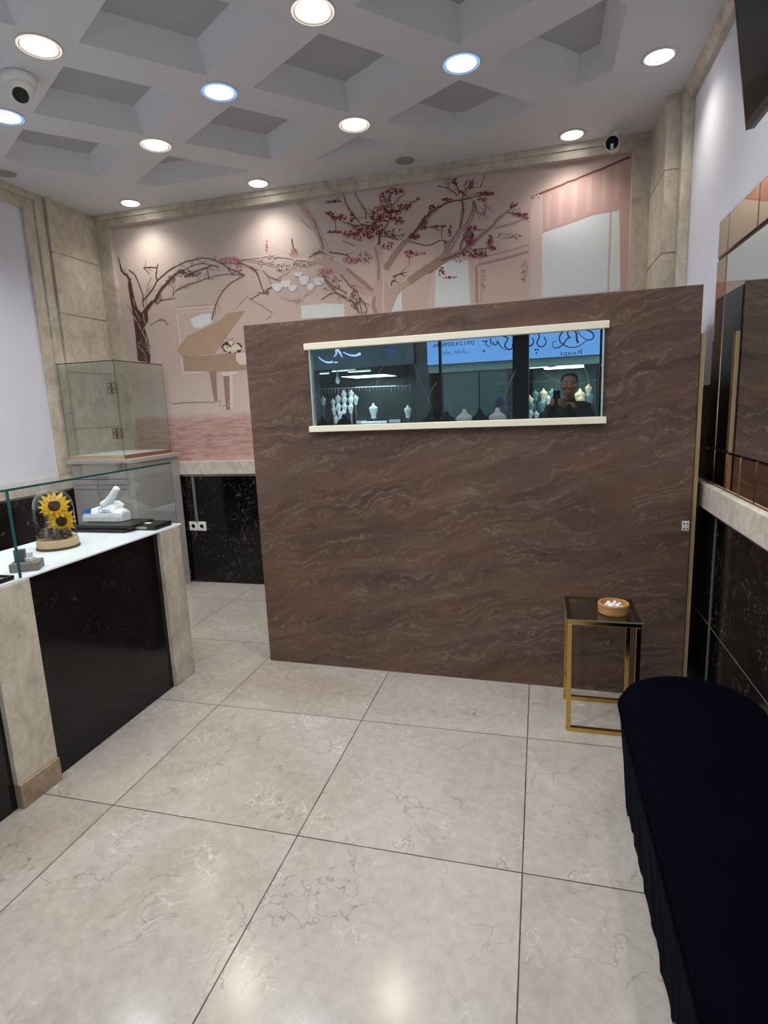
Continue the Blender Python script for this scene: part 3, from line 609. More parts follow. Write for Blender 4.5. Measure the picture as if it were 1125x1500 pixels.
# ---------------------------------------------------------------- partition with mirror strip
def partition():
    T = thing('partition_screen', (-.45, 3.1, 0), 'tall brown stone-look partition screen with a long mirror strip across its top', 'partition')
    def slab(x0, x1, d0, d1, z0, z1, bm=None, mi=0):
        bm = bm or BM(); pts = [(x0, PY(x0)+d0, z0), (x1, PY(x1)+d0, z0), (x1, PY(x1)+d1, z0), (x0, PY(x0)+d1, z0)]
        prism(bm, pts, (0, 0, z1-z0), mi); return bm
    obj('front_panel', slab(-1.615, .705, 0, .022, 0, 2.01), M['part'], T)
    bm = slab(-1.60, .7095, .022, .44, 0, 2.0); obj('body', bm, M['darkgrey'], T)
    s = obj('edge_strip', slab(.711, .729, .012, .05, .0, 1.80), M['strip'], T); s['label'] = 'pale wood edging strip'
    obj('rear_board', slab(.62, .688, .44, .95, 0, 1.80), M['dark'], T)
    w = obj('mirror_panel', slab(-1.215, .29, -.006, 0, 1.438, 1.852), M['tint'], T)
    obj('upper_rail', slab(-1.245, .311, -.03, 0, 1.85, 1.884), M['cream'], T, bevel=.002)
    obj('lower_rail', slab(-1.243, .309, -.03, 0, 1.406, 1.439), M['cream'], T, bevel=.002)
    for x in (-1.219, .284):
        g = obj('glass_edge_strip', slab(x, x+.007, -.026, 0, 1.439, 1.85), M['edgeglass'], T)
    def P(px):
        d = ray(px); t = ((MC+.0005*0)-EYEP.dot(MN))/d.dot(MN); q = EYEP+d*t; return q - MN*.0065
    for a, b, c in (((608, 594), (616, 560), (625, 580)), ((640, 560), (628, 580), (632, 596)), ((795, 545), (812, 557), (833, 563)), ((856, 538), (862, 556), (868, 600)), ((755, 544), (747, 560), (738, 585)), ((605, 535), (616, 556), (626, 580)), ((840, 566), (856, 560), (876, 556)), ((552, 565), (556, 545), (562, 538))):
        sc = BM(); ribbon(sc, smoothline([P(a), P(b), P(c)] if b[0] != 616 else [P((607, 535)), P((616, 556)), P((626, 582))], 4), .0022, .0015, MN)
        obj('scratch_mark', sc, M['scratch'], w)
    h = obj('hinge_plate', slab(.668, .700, -.004, 0, .880, .927), M['white'], T, bevel=.001); h['label'] = 'small white metal hinge plate'
    for dx in (.676, .691):
        for z in (.890, .915): obj('screw', B(dx-.003, dx+.003, PY(dx)-.006, PY(dx)-.003, z-.003, z+.003), M['dark'], h)
M['edgeglass'] = plain('glass_cut_edge', rgb(178, 200, 198), .15, spec=.7, var=.3, sc=12)
M['scratch'] = plain('glass_scratch', rgb(120, 130, 128), .6)
partition()

# ---------------------------------------------------------------- counter on the left
pad('wall_panel', .80, .829, 3.165, 3.80, 1.101, 1.57, M['dark'], 'glossy black panel on the right wall ledge, half hidden behind the partition', 'panel', 0, .002)
def counter():
    T = thing('shop_counter', (-2.26, 1.3, 0), 'marble shop counter with black panels, cream stone piers and a white top', 'counter')
    y0, y1 = -.6, 2.845
    obj('carcass', B(-2.52, -2.04, y0, 2.82, 0, .895), M['darkgrey'], T)
    piers = [(-.4, -.2), (.62, .82), (1.60, 1.797)]
    for a, b in piers:
        p = obj('stone_pier', B(-2.04, -1.995, a, b, .105, .905), M['trav'], T, bevel=.003)
        obj('skirting', B(-2.04, -1.985, a, b, 0, .105), M['trav_brown'], p, bevel=.003)
    # rounded end pier
    bm = BM(); pts = [(-2.04, 2.642), (-1.995, 2.642)]
    r = .035
    for k in range(7):
        a = k/6*PI/2; pts.append((-1.995-r+r*math.cos(a), 2.845-r+r*math.sin(a)))
    pts += [(-2.54, 2.845), (-2.54, 2.815), (-2.04, 2.815)]
    prism(bm, [(x, y, 0) for x, y in pts], (0, 0, .905)); obj('stone_pier', bm, M['trav'], T)
    for a, b in ((-.2, .62), (.82, 1.60), (1.797, 2.642)):
        p = obj('black_panel', B(-2.04, -2.018, a, b, 0, .905), M['black_plain'], T); p['label'] = 'polished black marble panel'
    obj('white_top', B(-2.53, -1.997, y0, 2.842, .905, .915), M['whiteboard'], T, bevel=.002)
    G = thing('glass_vitrine', (-2.26, 1.6, .915), 'low clear glass vitrine with green edges standing on the counter', 'vitrine')
    ya, yb, zt = -.5, 2.808, 1.267
    for a, b in ((ya, 1.761), (1.767, yb-.006)):
        obj('front_pane', B(-2.006, -2.000, a, b, .916, zt), M['green'], G)
    e = obj('pane_joint', B(-2.008, -1.999, 1.7605, 1.7675, .916, zt), M['seam'], G)
    obj('end_pane', B(-2.515, -2.000, yb-.006, yb, .916, zt), M['green'], G)
    t = obj('top_pane', B(-2.52, -1.998, ya, yb+.002, zt, zt+.007), M['green'], G)
    bm = BM(); box(bm, -1.998, -1.9965, ya, yb+.002, zt-.001, zt+.008); obj('polished_edge', bm, M['glass_edge'], t)
    bm = BM(); box(bm, -2.0005, -1.999, yb-.001, yb+.0005, .916, zt); obj('polished_edge', bm, M['glass_edge'], G)
M['seam'] = plain('glass_seam', rgb(40, 92, 90), .2, spec=.6)
counter()

# ---------------------------------------------------------------- things on the counter
def sunflower_dome():
    c = Vector((-2.283, 2.246, .915))
    T = thing('sunflower_dome', c, 'glass dome holding two yellow sunflowers on a burlap covered base', 'ornament')
    bm = BM(); lathe(bm, [(0, 0), (.097, 0), (.097, .01), (0, .01)], c, 40); obj('base', bm, M['darkwood'], T, bevel=.002)
    bm = BM(); lathe(bm, [(.090, .01), (.093, .012), (.093, .044), (.088, .047), (0, .047)], c, 40); obj('burlap_band', bm, M['burlap'], T, smooth=False)
    bm = BM(); prof = [(.088, .047), (.088, .20)]
    for k in range(1, 10):
        a = k/9*PI/2; prof.append((.088*math.cos(a), .20+.094*math.sin(a)))
    lathe(bm, prof, c, 40); obj('glass_dome', bm, glass('dome_glass', (.86, .86, .86, 1), .06, 1.0), T, smooth=True)
    bm = BM()
    for k in range(110):
        a = random.random()*6.28; r = .075*math.sqrt(random.random()); z = .055 + random.random()*.04
        s = random.uniform(.006, .014); mm = Matrix.Translation(c+Vector((r*math.cos(a), r*math.sin(a), z)))
        bmesh.ops.create_icosphere(bm, subdivisions=1, radius=s, matrix=mm)
    obj('moss', bm, M['moss'], T)
    def flower(ctr, nrm, R):
        nrm = Vector(nrm).normalized(); a = nrm.cross(Vector((0, 0, 1))).normalized(); b = nrm.cross(a)
        st = BM(); tube(st, smoothline([ctr-nrm*.01, c+Vector((0, 0, .10))*.7+Vector((0, 0, .03)), c+Vector((0, 0, .05))], 4), .003); stem = obj('stem', st, M['leaf'], T)
        bm = BM()
        for row, (n, rr, lift) in enumerate(((15, 1.0, .0), (13, .84, .2), (11, .62, .42))):
            for k in range(n):
                t = 2*PI*(k+.5*row+random.uniform(-.15, .15))/n; d = a*math.cos(t)+b*math.sin(t); s = d.cross(nrm)
                L = R*rr*random.uniform(.88, 1.06); w = R*.155*random.uniform(.85, 1.15); up = nrm*(lift*L*.5)
                cup = random.uniform(-.10, .10)
                p = [ctr+d*R*.2, ctr+d*L*.55+s*w+up*.5+nrm*.002, ctr+d*L*.8+s*w*.6+up*.85+nrm*cup*L*.3, ctr+d*L+up+nrm*cup*L, ctr+d*L*.8-s*w*.6+up*.85+nrm*cup*L*.3, ctr+d*L*.55-s*w+up*.5+nrm*.002]
                mid = ctr+d*L*.55+up*.5-nrm*.003
                V = [bm.verts.new(q) for q in p]; mv = bm.verts.new(mid)
                for i in range(6): bm.faces.new((V[i], V[(i+1) % 6], mv))
        obj('petals', bm, M['yellow'], T)
        bm = BM(); vs = lathe(bm, [(R*.34, 0), (R*.36, R*.10), (R*.28, R*.2), (R*.1, R*.16), (0, R*.14)], (0, 0, 0), 20)
        mm = Matrix((a, b, nrm)).transposed().to_4x4(); mm.translation = ctr; xform(bm, vs, mm); obj('seed_disc', bm, M['seed'], T, smooth=True)
    flower(Vector((-2.272, 2.244, 1.122)), (.62, -.66, .32), .075)
    flower(Vector((-2.250, 2.252, 1.047)), (.66, -.66, .05), .069)
    bm = BM()
    for a in (.6, 2.2, 3.3, 4.5):
        d = Vector((math.cos(a), math.sin(a), .2)); s = d.cross(Vector((0, 0, 1))).normalized(); o = c+Vector((0, 0, .13+.02*a/3))
        bm.faces.new([bm.verts.new(q) for q in (o, o+d*.03+s*.016, o+d*.062, o+d*.03-s*.016)])
    obj('leaves', bm, M['leaf'], T)
sunflower_dome()

pad('jewellery_pad', -2.50, -2.158, 2.565, 2.775, .9155, .934, M['blackplastic'], 'lower black jewellery pad lying flat under another pad', 'pad', .0, .006)
pad('jewellery_pad', -2.49, -2.135, 2.575, 2.785, .9345, .953, M['blackplastic'], 'upper black jewellery pad that the tissue packet stands on', 'pad', .03, .006)

def tissue():
    c = Vector((-2.40, 2.722, .9535))
    T = thing('tissue_packet', c, 'white and blue packet of tissues standing on black pads', 'tissues')
    T.rotation_euler = (0, 0, 0)
    bm = BM(); L, Wd = .25, .10
    secs = [(-.13, .016, .040), (-.115, .048, .052), (-.05, .052, .058), (.05, .052, .058), (.10, .052, .066), (.128, .040, .060), (.135, .036, .048)]
    rings = []
    for x, hw, h in secs:
        pr = [(-hw, .001), (hw, .001), (hw*1.03, h*.45), (hw*.96, h*.8), (hw*.45, h*1.05), (-hw*.45, h*1.05), (-hw*.96, h*.8), (-hw*1.03, h*.45)]
        rings.append([bm.verts.new(c+Vector((x, y, z))) for y, z in pr])
    for a, b in zip(rings, rings[1:]):
        for i in range(8): bm.faces.new((a[i], a[(i+1) % 8], b[(i+1) % 8], b[i]))
    bm.faces.new(rings[0]); bm.faces.new(rings[-1][::-1])
    w = obj('wrapper', bm, M['film'], T, bevel=.002)
    bm = BM()
    for q in range(4): box(bm, c.x-.120, c.x+.118, c.y-.0535, c.y-.0525, c.z+.004+q*.007, c.z+.008+q*.007)
    obj('tissue_stack', bm, M['tissue'], w)
    bm = BM()                                      # loose top of the wrapper rising to the pulled tissue
    prism(bm, [c+Vector(q) for q in ((-.125, -.050, .044), (.09, -.050, .055), (.085, -.02, .085), (.03, 0, .105), (-.03, -.01, .085), (-.11, -.02, .06))], (0, .085, 0))
    obj('wrapper_top', bm, M['film'], T, bevel=.008)
    bm = BM()
    pts = [c+Vector(q) for q in ((-.01, 0, .085), (.025, 0, .105), (.06, 0, .14), (.085, 0, .172), (.098, 0, .185))]
    tube(bm, smoothline(pts, 4), .026, 10, r2=.018); obj('pulled_tissue', bm, M['tissue'], T, smooth=True)
    bm = BM(); yf = c.y-.0525
    prism(bm, [(c.x-.123, yf, c.z+.048), (c.x-.055, yf, c.z+.050), (c.x-.05, yf, c.z+.078), (c.x-.075, yf, c.z+.074), (c.x-.115, yf, c.z+.056)], (0, -.001, 0))
    p = obj('blue_print', bm, M['blueprint'], w)
    bm = BM(); lathe(bm, [(.006, 0), (.006, .0008), (0, .0008)], (0, 0, 0), 12)
    b = text('brand_lettering', 'Clairs', M['blueprint'], (c.x+.035, c.y-.0535, c.z+.066), (PI/2, 0, 0), .034, .072, None)
    b.parent = T; b.location = Vector((c.x+.035, c.y-.0535, c.z+.066))-c
tissue()

T = thing('black_gift_box', (-2.09, 2.69, .9155), 'flat black box with a grey label lying at the end of the counter', 'box')
bx = obj('box', B(-2.165, -2.025, 2.645, 2.795, .9155, .942), M['blackplastic'], T, bevel=.003)
obj('label_strip', B(-2.150, -2.078, 2.6435, 2.645, .922, .936), M['label'], T)
obj('paper_tag', B(-2.155, -2.10, 2.70, 2.725, .942, .943), M['paper'], T)

pad('display_block', -2.145, -2.035, 1.835, 1.925, .9155, .951, M['stone'], 'grey stone display block near the counter edge by the pane joint', 'block', .55)
pad('jewellery_box', -2.127, -2.087, 1.855, 1.885, .9515, 1.003, M['slate'], 'upright dark grey box standing on the stone block', 'box', .55, .002)
T = thing('perfume_bottle', (-2.068, 1.882, .9515), 'tiny white stoppered bottle beside the dark grey box on the stone block', 'bottle')
obj('bottle_body', B(-2.084, -2.053, 1.868, 1.898, .9515, .968), M['white'], T, bevel=.002)
obj('stopper', B(-2.077, -2.060, 1.875, 1.891, .968, .990), M['white'], T, bevel=.002)
T = thing('ring_tray', (-2.12, 1.60, .9155), 'black jewellery tray with silver rim at the near end of the counter', 'tray')
obj('tray_body', B(-2.25, -2.012, 1.42, 1.745, .9155, .925), M['blackplastic'], T, bevel=.002)
bm = BM()
for a in ((-2.25, -2.012, 1.737, 1.745), (-2.25, -2.012, 1.42, 1.428), (-2.25, -2.242, 1.42, 1.745), (-2.02, -2.012, 1.42, 1.745)): box(bm, *a, .925, .932)
obj('rim', bm, M['blackplastic'], T)
obj('insert', B(-2.235, -2.03, 1.44, 1.725, .925, .927), plain('grey_tray_felt', rgb(120, 120, 122), .8), T)

# ---------------------------------------------------------------- storage cabinet + glass showcase
def storage():
    T = thing('storage_cabinet', (-3.4, 4.18, 0), 'grey lacquered storage cabinet with a drawer and two doors behind the counter', 'cabinet')
    obj('body', B(-3.695, -3.11, 3.875, 4.48, 0, 1.172), M['grey'], T)
    obj('top_board', B(-3.70, -3.085, 3.84, 4.484, 1.172, 1.206), M['grey'], T, bevel=.004)
    d = obj('drawer', B(-3.685, -3.165, 3.857, 3.875, 1.05, 1.155), M['grey'], T, bevel=.002)
    bm = BM(); box(bm, -3.455, -3.335, 3.835, 3.842, 1.062, 1.074); box(bm, -3.455, -3.447, 3.842, 3.857, 1.062, 1.074); box(bm, -3.343, -3.335, 3.842, 3.857, 1.062, 1.074)
    obj('handle', bm, M['steel'], d)
    for a, b in ((-3.685, -3.442), (-3.436, -3.165)):
        q = obj('door', B(a, b, 3.857, 3.875, .06, 1.044), M['grey'], T, bevel=.002)
        bm = BM(); box(bm, a+.02, b-.0, 3.8555, 3.857, 1.0, 1.004); box(bm, a+.02, b, 3.8555, 3.857, .965, .969); obj('groove', bm, M['greydark'], q)
    bm = BM(); box(bm, -3.1105, -3.108, 3.93, 4.40, .10, 1.10); obj('side_panel', bm, M['grey'], T, bevel=.001)
storage()
def showcase():
    T = thing('glass_showcase', (-3.43, 4.18, 1.206), 'empty glass showcase with brass hinges standing on the grey cabinet', 'showcase')
    x0, x1, y0, y1, z0, z1 = -3.70, -3.165, 3.868, 4.47, 1.2065, 1.962
    b = obj('base_board', B(x0+.008, x1-.002, y0+.008, y1, z0, z0+.030), M['whiteboard'], T)
    obj('rim', B(x0+.004, x1, y0, y0+.008, z0, z0+.03), M['basewood'], b); obj('rim', B(x1-.002, x1+.004, y0, y1, z0, z0+.03), M['brownwood'], b)
    d = obj('glass_door', B(x0+.008, x1-.006, y0, y0+.006, z0+.031, z1), M['case'], T)
    for zc in (1.755, 1.408):
        bm = BM(); box(bm, -3.247, -3.207, y0-.006, y0+.010, zc-.042, zc+.042); box(bm, -3.203, x1+.004, y0-.006, y0+.010, zc-.042, zc+.042)
        bm2 = BM(); tube(bm2, [(-3.205, y0-.008, zc-.042), (-3.205, y0-.008, zc+.042)], .005)
        h = obj('hinge', bm, M['brassdull'], T, bevel=.002); obj('hinge_pin', bm2, M['brassdull'], h)
        for x in (-3.227, -3.183):
            for z in (zc-.024, zc+.024): obj('screw', B(x-.006, x+.006, y0-.0085, y0-.006, z-.006, z+.006), M['steel'], h)
    bm = BM(); lathe(bm, [(0, -.012), (.012, -.012), (.012, .012), (0, .012)], (0, 0, 0), 14)
    xform(bm, bm.verts, Matrix.Translation((-3.635, y0-.008, 1.582)) @ Matrix.Rotation(PI/2, 4, 'X')); box(bm, -3.675, -3.63, y0-.012, y0-.004, 1.570, 1.578)
    obj('lock', bm, M['steel'], d)
    obj('side_pane', B(x1-.006, x1, y0, y1, z0+.031, z1), M['case'], T)
    obj('back_pane', B(x0, x1-.006, y1-.006, y1, z0+.031, z1), M['case'], T)
    obj('side_pane', B(x0, x0+.006, y0, y1-.006, z0+.031, z1), M['case'], T)
    t = obj('top_pane', B(x0, x1, y0, y1, z1, z1+.006), M['case'], T)
    bm = BM(); box(bm, x0-.001, x1+.001, y0-.002, y0, z1-.001, z1+.006); obj('polished_edge', bm, M['edgedark'], t); bm = BM(); box(bm, x1, x1+.002, y0-.002, y1, z1-.001, z1+.006); obj('polished_edge', bm, M['edgedark'], t)
    for q in ((x1-.001, x1+.0015, y0-.0015, y0+.001), (x1-.001, x1+.0015, y1-.002, y1), (x0+.006, x0+.009, y0-.001, y0+.001)): obj('polished_edge', B(*q, z0+.031, z1), M['edgedark'], T)
M['brassdull'] = plain('dull_brass', rgb(128, 120, 100), .35, .85, var=.15)
M['edgedark'] = plain('dark_glass_edge', rgb(44, 56, 54), .2, spec=.6)
showcase()

# socket + cable duct on back wall
T = thing('wall_socket', (-2.995, 4.52, .53), 'white double wall socket low on the black marble dado', 'socket')
for k, x in enumerate((-3.085, -2.998)):
    p = obj('face_plate', B(x, x+.084, 4.508, 4.5195, .488, .572), M['white'], T, bevel=.004)
    bm = BM(); lathe(bm, [(.026, 0), (.026, .003), (.020, .003), (.018, .0), (0, 0)], (0, 0, 0), 20)
    xform(bm, bm.verts, Matrix.Translation((x+.042, 4.508, .53)) @ Matrix.Rotation(PI/2, 4, 'X')); obj('socket_well', bm, M['white'], p, smooth=False)
    bm = BM()
    for dx in (-.009, .009): box(bm, x+.042+dx-.003, x+.042+dx+.003, 4.5055, 4.5075, .527, .533)
    obj('pin_hole', bm, M['dark'], p)
tag(obj('cable_duct', B(-3.012, -2.985, 4.502, 4.5195, .573, .984), M['steel'], bevel=.002), 'grey vertical cable duct above the white socket', 'cable duct')

M['edgeglass2'] = plain('polished_glass_edge', rgb(118, 128, 112), .2, spec=.7)
# ---------------------------------------------------------------- gold side table, bowl, candies
def side_table():
    c = Vector((.285, 2.745, 0)); x0, x1, y0, y1, h, s = .128, .438, 2.592, 2.912, .548, .021
    T = thing('side_table', c, 'square brass side table with a smoked glass top beside the navy bench', 'table')
    for y in (y0, y1-s):
        for x in (x0, x1-s): obj('leg', B(x, x+s, y, y+s, s, h-s), M['gold'], T, bevel=.0015)
        obj('bottom_rail', B(x0, x1, y, y+s, 0, s), M['gold'], T, bevel=.0015); obj('top_rail', B(x0, x1, y, y+s, h-s, h), M['gold'], T, bevel=.0015)
    for x in (x0, x1-s): obj('side_rail', B(x, x+s, y0+s, y1-s, h-s, h), M['gold'], T, bevel=.0015)
    obj('glass_top', B(x0-.006, x1+.006, y0-.006, y1+.006, h, h+.007), M['smoke'], T)
    for q in ((x0-.0065, x1+.0065, y0-.0072, y0-.0062), (x0-.0065, x1+.0065, y1+.0062, y1+.0072), (x0-.0072, x0-.0062, y0-.0065, y1+.0065), (x1+.0062, x1+.0072, y0-.0065, y1+.0065)): obj('glass_edge', B(*q, h, h+.007), M['edgeglass2'], T)
    C = Vector((.332, 2.70, h+.0075))
    W = thing('wooden_bowl', C, 'small round wooden bowl of white sweets on the brass side table', 'bowl')
    bm = BM(); lathe(bm, [(0, 0), (.058, 0), (.066, .006), (.068, .044), (.066, .048), (.058, .048), (.056, .040), (.052, .014), (0, .012)], C, 40); obj('bowl', bm, M['wood'], W, smooth=False)
    bm = BM(); vs = bmesh.ops.create_icosphere(bm, subdivisions=2, radius=.009)['verts']
    for v in vs: v.co.z *= .8; v.co += Vector((random.uniform(-.0006, .0006),)*3)
    first = None; n = 0
    for ring, (r, k, z) in enumerate(((.036, 11, .027), (.019, 6, .032), (0, 1, .037), (.028, 6, .040))):
        for i in range(k):
            a = 2*PI*i/max(1, k)+ring*.4
            if first is None: o = first = obj('white_sweet', bm, M['tissue'], smooth=True)
            else: o = first.copy(); COL.objects.link(o)
            o.location = C+Vector((r*math.cos(a), r*math.sin(a), z)); o.rotation_euler = (random.random(), random.random(), random.random()*3)
            tag(o, 'small white sugar-coated sweet heaped in the wooden bowl', 'sweet', 'white sweets in the wooden bowl')
side_table()

# ---------------------------------------------------------------- bench
def bench():
    cx, hw, ya, yb = .535, .238, .45, 2.105           # stadium: straight from ya to yb, round ends
    T = thing('upholstered_bench', (cx, 1.3, 0), 'long navy velvet bench with rounded ends along the right wall', 'bench')
    N = 200; per = []
    Ls = yb-ya; La = PI*hw; tot = 2*Ls+2*La
    for k in range(N):
        s = tot*k/N
        if s < Ls: b, n = Vector((cx-hw, ya+s)), Vector((-1, 0))
        elif s < Ls+La:
            a = PI-(s-Ls)/hw; n = Vector((math.cos(a), math.sin(a))); b = Vector((cx, yb))+n*hw
        elif s < 2*Ls+La: b, n = Vector((cx+hw, yb-(s-Ls-La))), Vector((1, 0))
        else:
            a = -(s-2*Ls-La)/hw; n = Vector((math.cos(a), math.sin(a))); b = Vector((cx, ya))+n*hw
        per.append((b, n, s))
    bm = BM(); rings = []
    prof = [(-.026, .028, .45), (-.021, .10, .5), (-.012, .22, .5), (.0, .33, .35), (.006, .385, .1), (.004, .41, 0), (-.008, .432, 0), (-.03, .446, 0), (-.07, .455, 0), (-.13, .459, 0), (-.20, .46, 0)]
    rnd = random.Random(3); ph = [rnd.uniform(0, 6) for _ in range(6)]
    for off, z, fold in prof:
        R = []
        for b, n, s in per:
            f = fold*.0055*(math.sin(s*58+ph[0]+1.4*math.sin(s*9))+.6*math.sin(s*31+ph[1])+.5*math.sin(s*97+ph[2]))
            q = b+n*(off+f); R.append(bm.verts.new((q.x, q.y, z)))
        rings.append(R)
    for a, b in zip(rings, rings[1:]):
        for i in range(N): bm.faces.new((a[i], a[(i+1) % N], b[(i+1) % N], b[i]))
    bm.faces.new(rings[-1]); bm.faces.new(rings[0][::-1])
    obj('upholstery', bm, M['velvet'], T, smooth=True)
    bm = BM(); P = [Vector((b.x+n.x*.0075, b.y+n.y*.0075, .40)) for b, n, s in per[::2]]; P.append(P[0]); tube(bm, P, .0035, 6); obj('piping', bm, M['velvet'], T, smooth=True)
    for x in (cx-.212, cx+.18):
        for y in (2.05, 1.25, .55): obj('leg', B(x, x+.03, y, y+.03, 0, .06), M['blackplastic'], T)
bench()

# ---------------------------------------------------------------- wall mirror with bronze tiles, TV
def wall_mirror():
    T = thing('wall_mirror', (.81, 1.7, 1.10), 'large wall mirror framed with bronze mirror tiles above the bench', 'mirror')
    xa, xm, xb = .79, .797, .829; yA, yB = .85, 3.152
    obj('backing_board', B(xm, xb, yA, yB, 1.101, 2.303), M['joint'], T)
    bm = B(xa, xm, 1.01, 2.988, 1.275, 2.122, mi=1)
    for f in bm.faces:
        if all(abs(v.co.x-xa) < 1e-6 for v in f.verts): f.material_index = 0
    obj('mirror_pane', bm, [M['mirror'], M['joint']], T)
    def tile(y0, y1, z0, z1):
        bm = BM(); b = .005; g = .003
        y0 += g; y1 -= g; z0 += g; z1 -= g
        o = [(xm, y0, z0), (xm, y1, z0), (xm, y1, z1), (xm, y0, z1)]; i = [(xa, y0+b, z0+b), (xa, y1-b, z0+b), (xa, y1-b, z1-b), (xa, y0+b, z1-b)]
        O = [bm.verts.new(p) for p in o]; I = [bm.verts.new(p) for p in i]
        bm.faces.new(I)
        for k in range(4): bm.faces.new((O[k], O[(k+1) % 4], I[(k+1) % 4], I[k])).material_index = 1
        obj('bronze_tile', bm, [M['bronze'], M['bronze_edge']], T)
    ys = [yB, 2.998, 2.63, 2.26, 1.89, 1.52, 1.15, 1.0, yA]
    for a, b in zip(ys, ys[1:]): tile(b, a, 2.135, 2.303)
    tile(2.998, yB, 1.275, 2.132); tile(yA, 1.0, 1.275, 2.132)
    ys = [yB, 2.998]+[2.998-.182*k for k in range(1, 12)]+[yA]
    for a, b in zip(ys, ys[1:]):
        if a-b > .02: tile(b, a, 1.101, 1.272)
wall_mirror()
def tv():
    T = thing('television', (.72, 2.0, 2.43), 'black flat television tilted down high on the right wall', 'television')
    bl, tl = Vector((.701, 0, 2.443)), Vector((.618, 0, 3.00)); up = (tl-bl).normalized(); nr = Vector((0, 1, 0)).cross(up); nr = nr if nr.x < 0 else -nr
    H = (tl-bl).length; y0, y1 = 1.52, 2.53
    def slab(a0, a1, h0, h1, n0, n1):
        bm = BM(); p = [bl+up*h0-nr*n0, bl+up*h1-nr*n0, bl+up*h1-nr*n1, bl+up*h0-nr*n1]
        prism(bm, [(q.x, a0, q.z) for q in p], (0, a1-a0, 0)); return bm
    obj('housing', slab(y0, y1, 0, H, .004, .03), M['blackplastic'], T, bevel=.004)
    obj('screen', slab(y0+.014, y1-.014, .022, H-.014, .001, .004), M['screen'], T)
    for a in ((y0, y1, 0, .022), (y0, y1, H-.014, H)): obj('bezel', slab(*a, 0, .004), M['blackplastic'], T, bevel=.001)
    for a in ((y0, y0+.014, .022, H-.014), (y1-.014, y1, .022, H-.014)): obj('bezel', slab(*a, 0, .004), M['blackplastic'], T, bevel=.001)
    obj('rear_cover', slab(y0+.2, y1-.2, .03, H*.6, .03, .055), M['blackplastic'], T, bevel=.01)
    bm = BM(); box(bm, .745, XR-.001, 1.9, 2.15, 2.62, 2.78); obj('wall_bracket', bm, M['dark'], T)
tv()

# ---------------------------------------------------------------- ceiling lamps, cameras
M['warm'] = emit('lamp_warm', (1, .93, .82, 1), 9); M['cool'] = emit('lamp_cool', (.78, .9, 1, 1), 9); M['neut'] = emit('lamp_neutral', (1, .97, .93, 1), 9)
M['ringw'] = emit('halo_warm', (1, .9, .78, 1), .95); M['ringb'] = emit('halo_blue', (.22, .5, 1, 1), 1.1)
M['trimring'] = plain('white_trim_ring', rgb(214, 212, 208), .4)
M['offlens'] = plain('unlit_lens', rgb(150, 148, 146), .5)
PW = 29
def downlight(x, y, kind, label, unlit=False, seen=True):
    T = thing('recessed_downlight' if not unlit else 'unlit_downlight', (x, y, ZC), label, 'ceiling light', 'recessed ceiling downlights')
    c = Vector((x, y, ZC))
    R = .098 if kind in ('w', 'b') else .088
    bm = BM(); lathe(bm, [(R, 0), (R, -.004), (R-.012, -.008), (R-.020, -.006), (R-.024, -.001), (R-.034, -.0008)], c, 40); obj('trim_ring', bm, M['trimring'], T, smooth=True)
    if kind in ('w', 'b'):
        bm = BM(); lathe(bm, [(R-.004, -.0062), (R-.008, -.0092), (R-.013, -.0092)], c, 40); obj('light_halo', bm, M['ringw' if kind == 'w' else 'ringb'], T)
    r = R-(.032 if kind in ('w', 'b') else .024)
    bm = BM(); lathe(bm, [(r, -.001), (r-.004, -.010), (r*.6, -.013), (0, -.014)], c, 32)
    obj('lens', bm, M['offlens'] if unlit else M[{'w': 'warm', 'b': 'cool', 'n': 'neut'}[kind]], T, smooth=True)
    if not unlit:
        ld = bpy.data.lights.new('downlight_lamp', 'SPOT'); ld.energy = PW*{'b': 1.1, 'w': 1, 'n': .6}[kind]; ld.spot_size = math.radians(134); ld.spot_blend = .6 if kind != 'n' else 1.0; ld.shadow_soft_size = .045
        ld.color = {'w': (1, .87, .74), 'b': (.86, .93, 1), 'n': (1, .94, .87)}[kind]
        lo = bpy.data.objects.new('downlight_lamp', ld); COL.objects.link(lo); lo.parent = T; lo.location = (0, 0, -.03)
downlight(-2.242, 2.505, 'w', 'warm ceiling downlight nearest the white dome camera')
downlight(-.963, 2.687, 'w', 'warm downlight at the top edge of the photo above the partition')
downlight(-1.676, 3.123, 'b', 'blue-white downlight between the two blue ones, left of the partition middle')
downlight(-.398, 3.296, 'b', 'blue-white downlight above the right half of the partition')
downlight(-1.106, 3.721, 'w', 'warm downlight between the two rows of coffers above the tree mural')
downlight(-2.377, 3.538, 'w', 'warm downlight above the left counter end, near the left coffers')
downlight(.575, 3.576, 'n', 'white downlight beside the right wall near the television')
downlight(.19, 4.347, 'n', 'white downlight left of the white bullet camera')
downlight(-2.069, 4.341, 'n', 'small white downlight by the back cornice above the piano and chandelier of the mural')
downlight(-3.202, 4.339, 'n', 'small white downlight in the back left corner above the left tree of the mural')
downlight(-2.926, 2.946, 'b', 'blue-white downlight at the left edge beside the dome camera')
downlight(-.93, 4.335, 'n', 'unlit grey downlight by the back cornice above the blossoming tree', True)
downlight(-3.587, 3.542, 'n', 'unlit grey downlight close to the left wall', True)
for i in range(-7, 6):            # the same lattice continues over the front of the shop
    for j in range(-6, 8):
        p = lat(i, j)
        if -3.2 < p.x < .25 and .35 < p.y < 2.3: downlight(p.x, p.y, 'w' if (i+j) % 2 else 'b', 'ceiling downlight over the front part of the shop, behind the viewer')
for y in (2.6, 1.6): downlight(.575, y, 'n', 'ceiling downlight over the front part of the shop, behind the viewer')
for y in (2.3, 1.2): downlight(-3.55, y, 'n', 'ceiling downlight over the front part of the shop, behind the viewer')

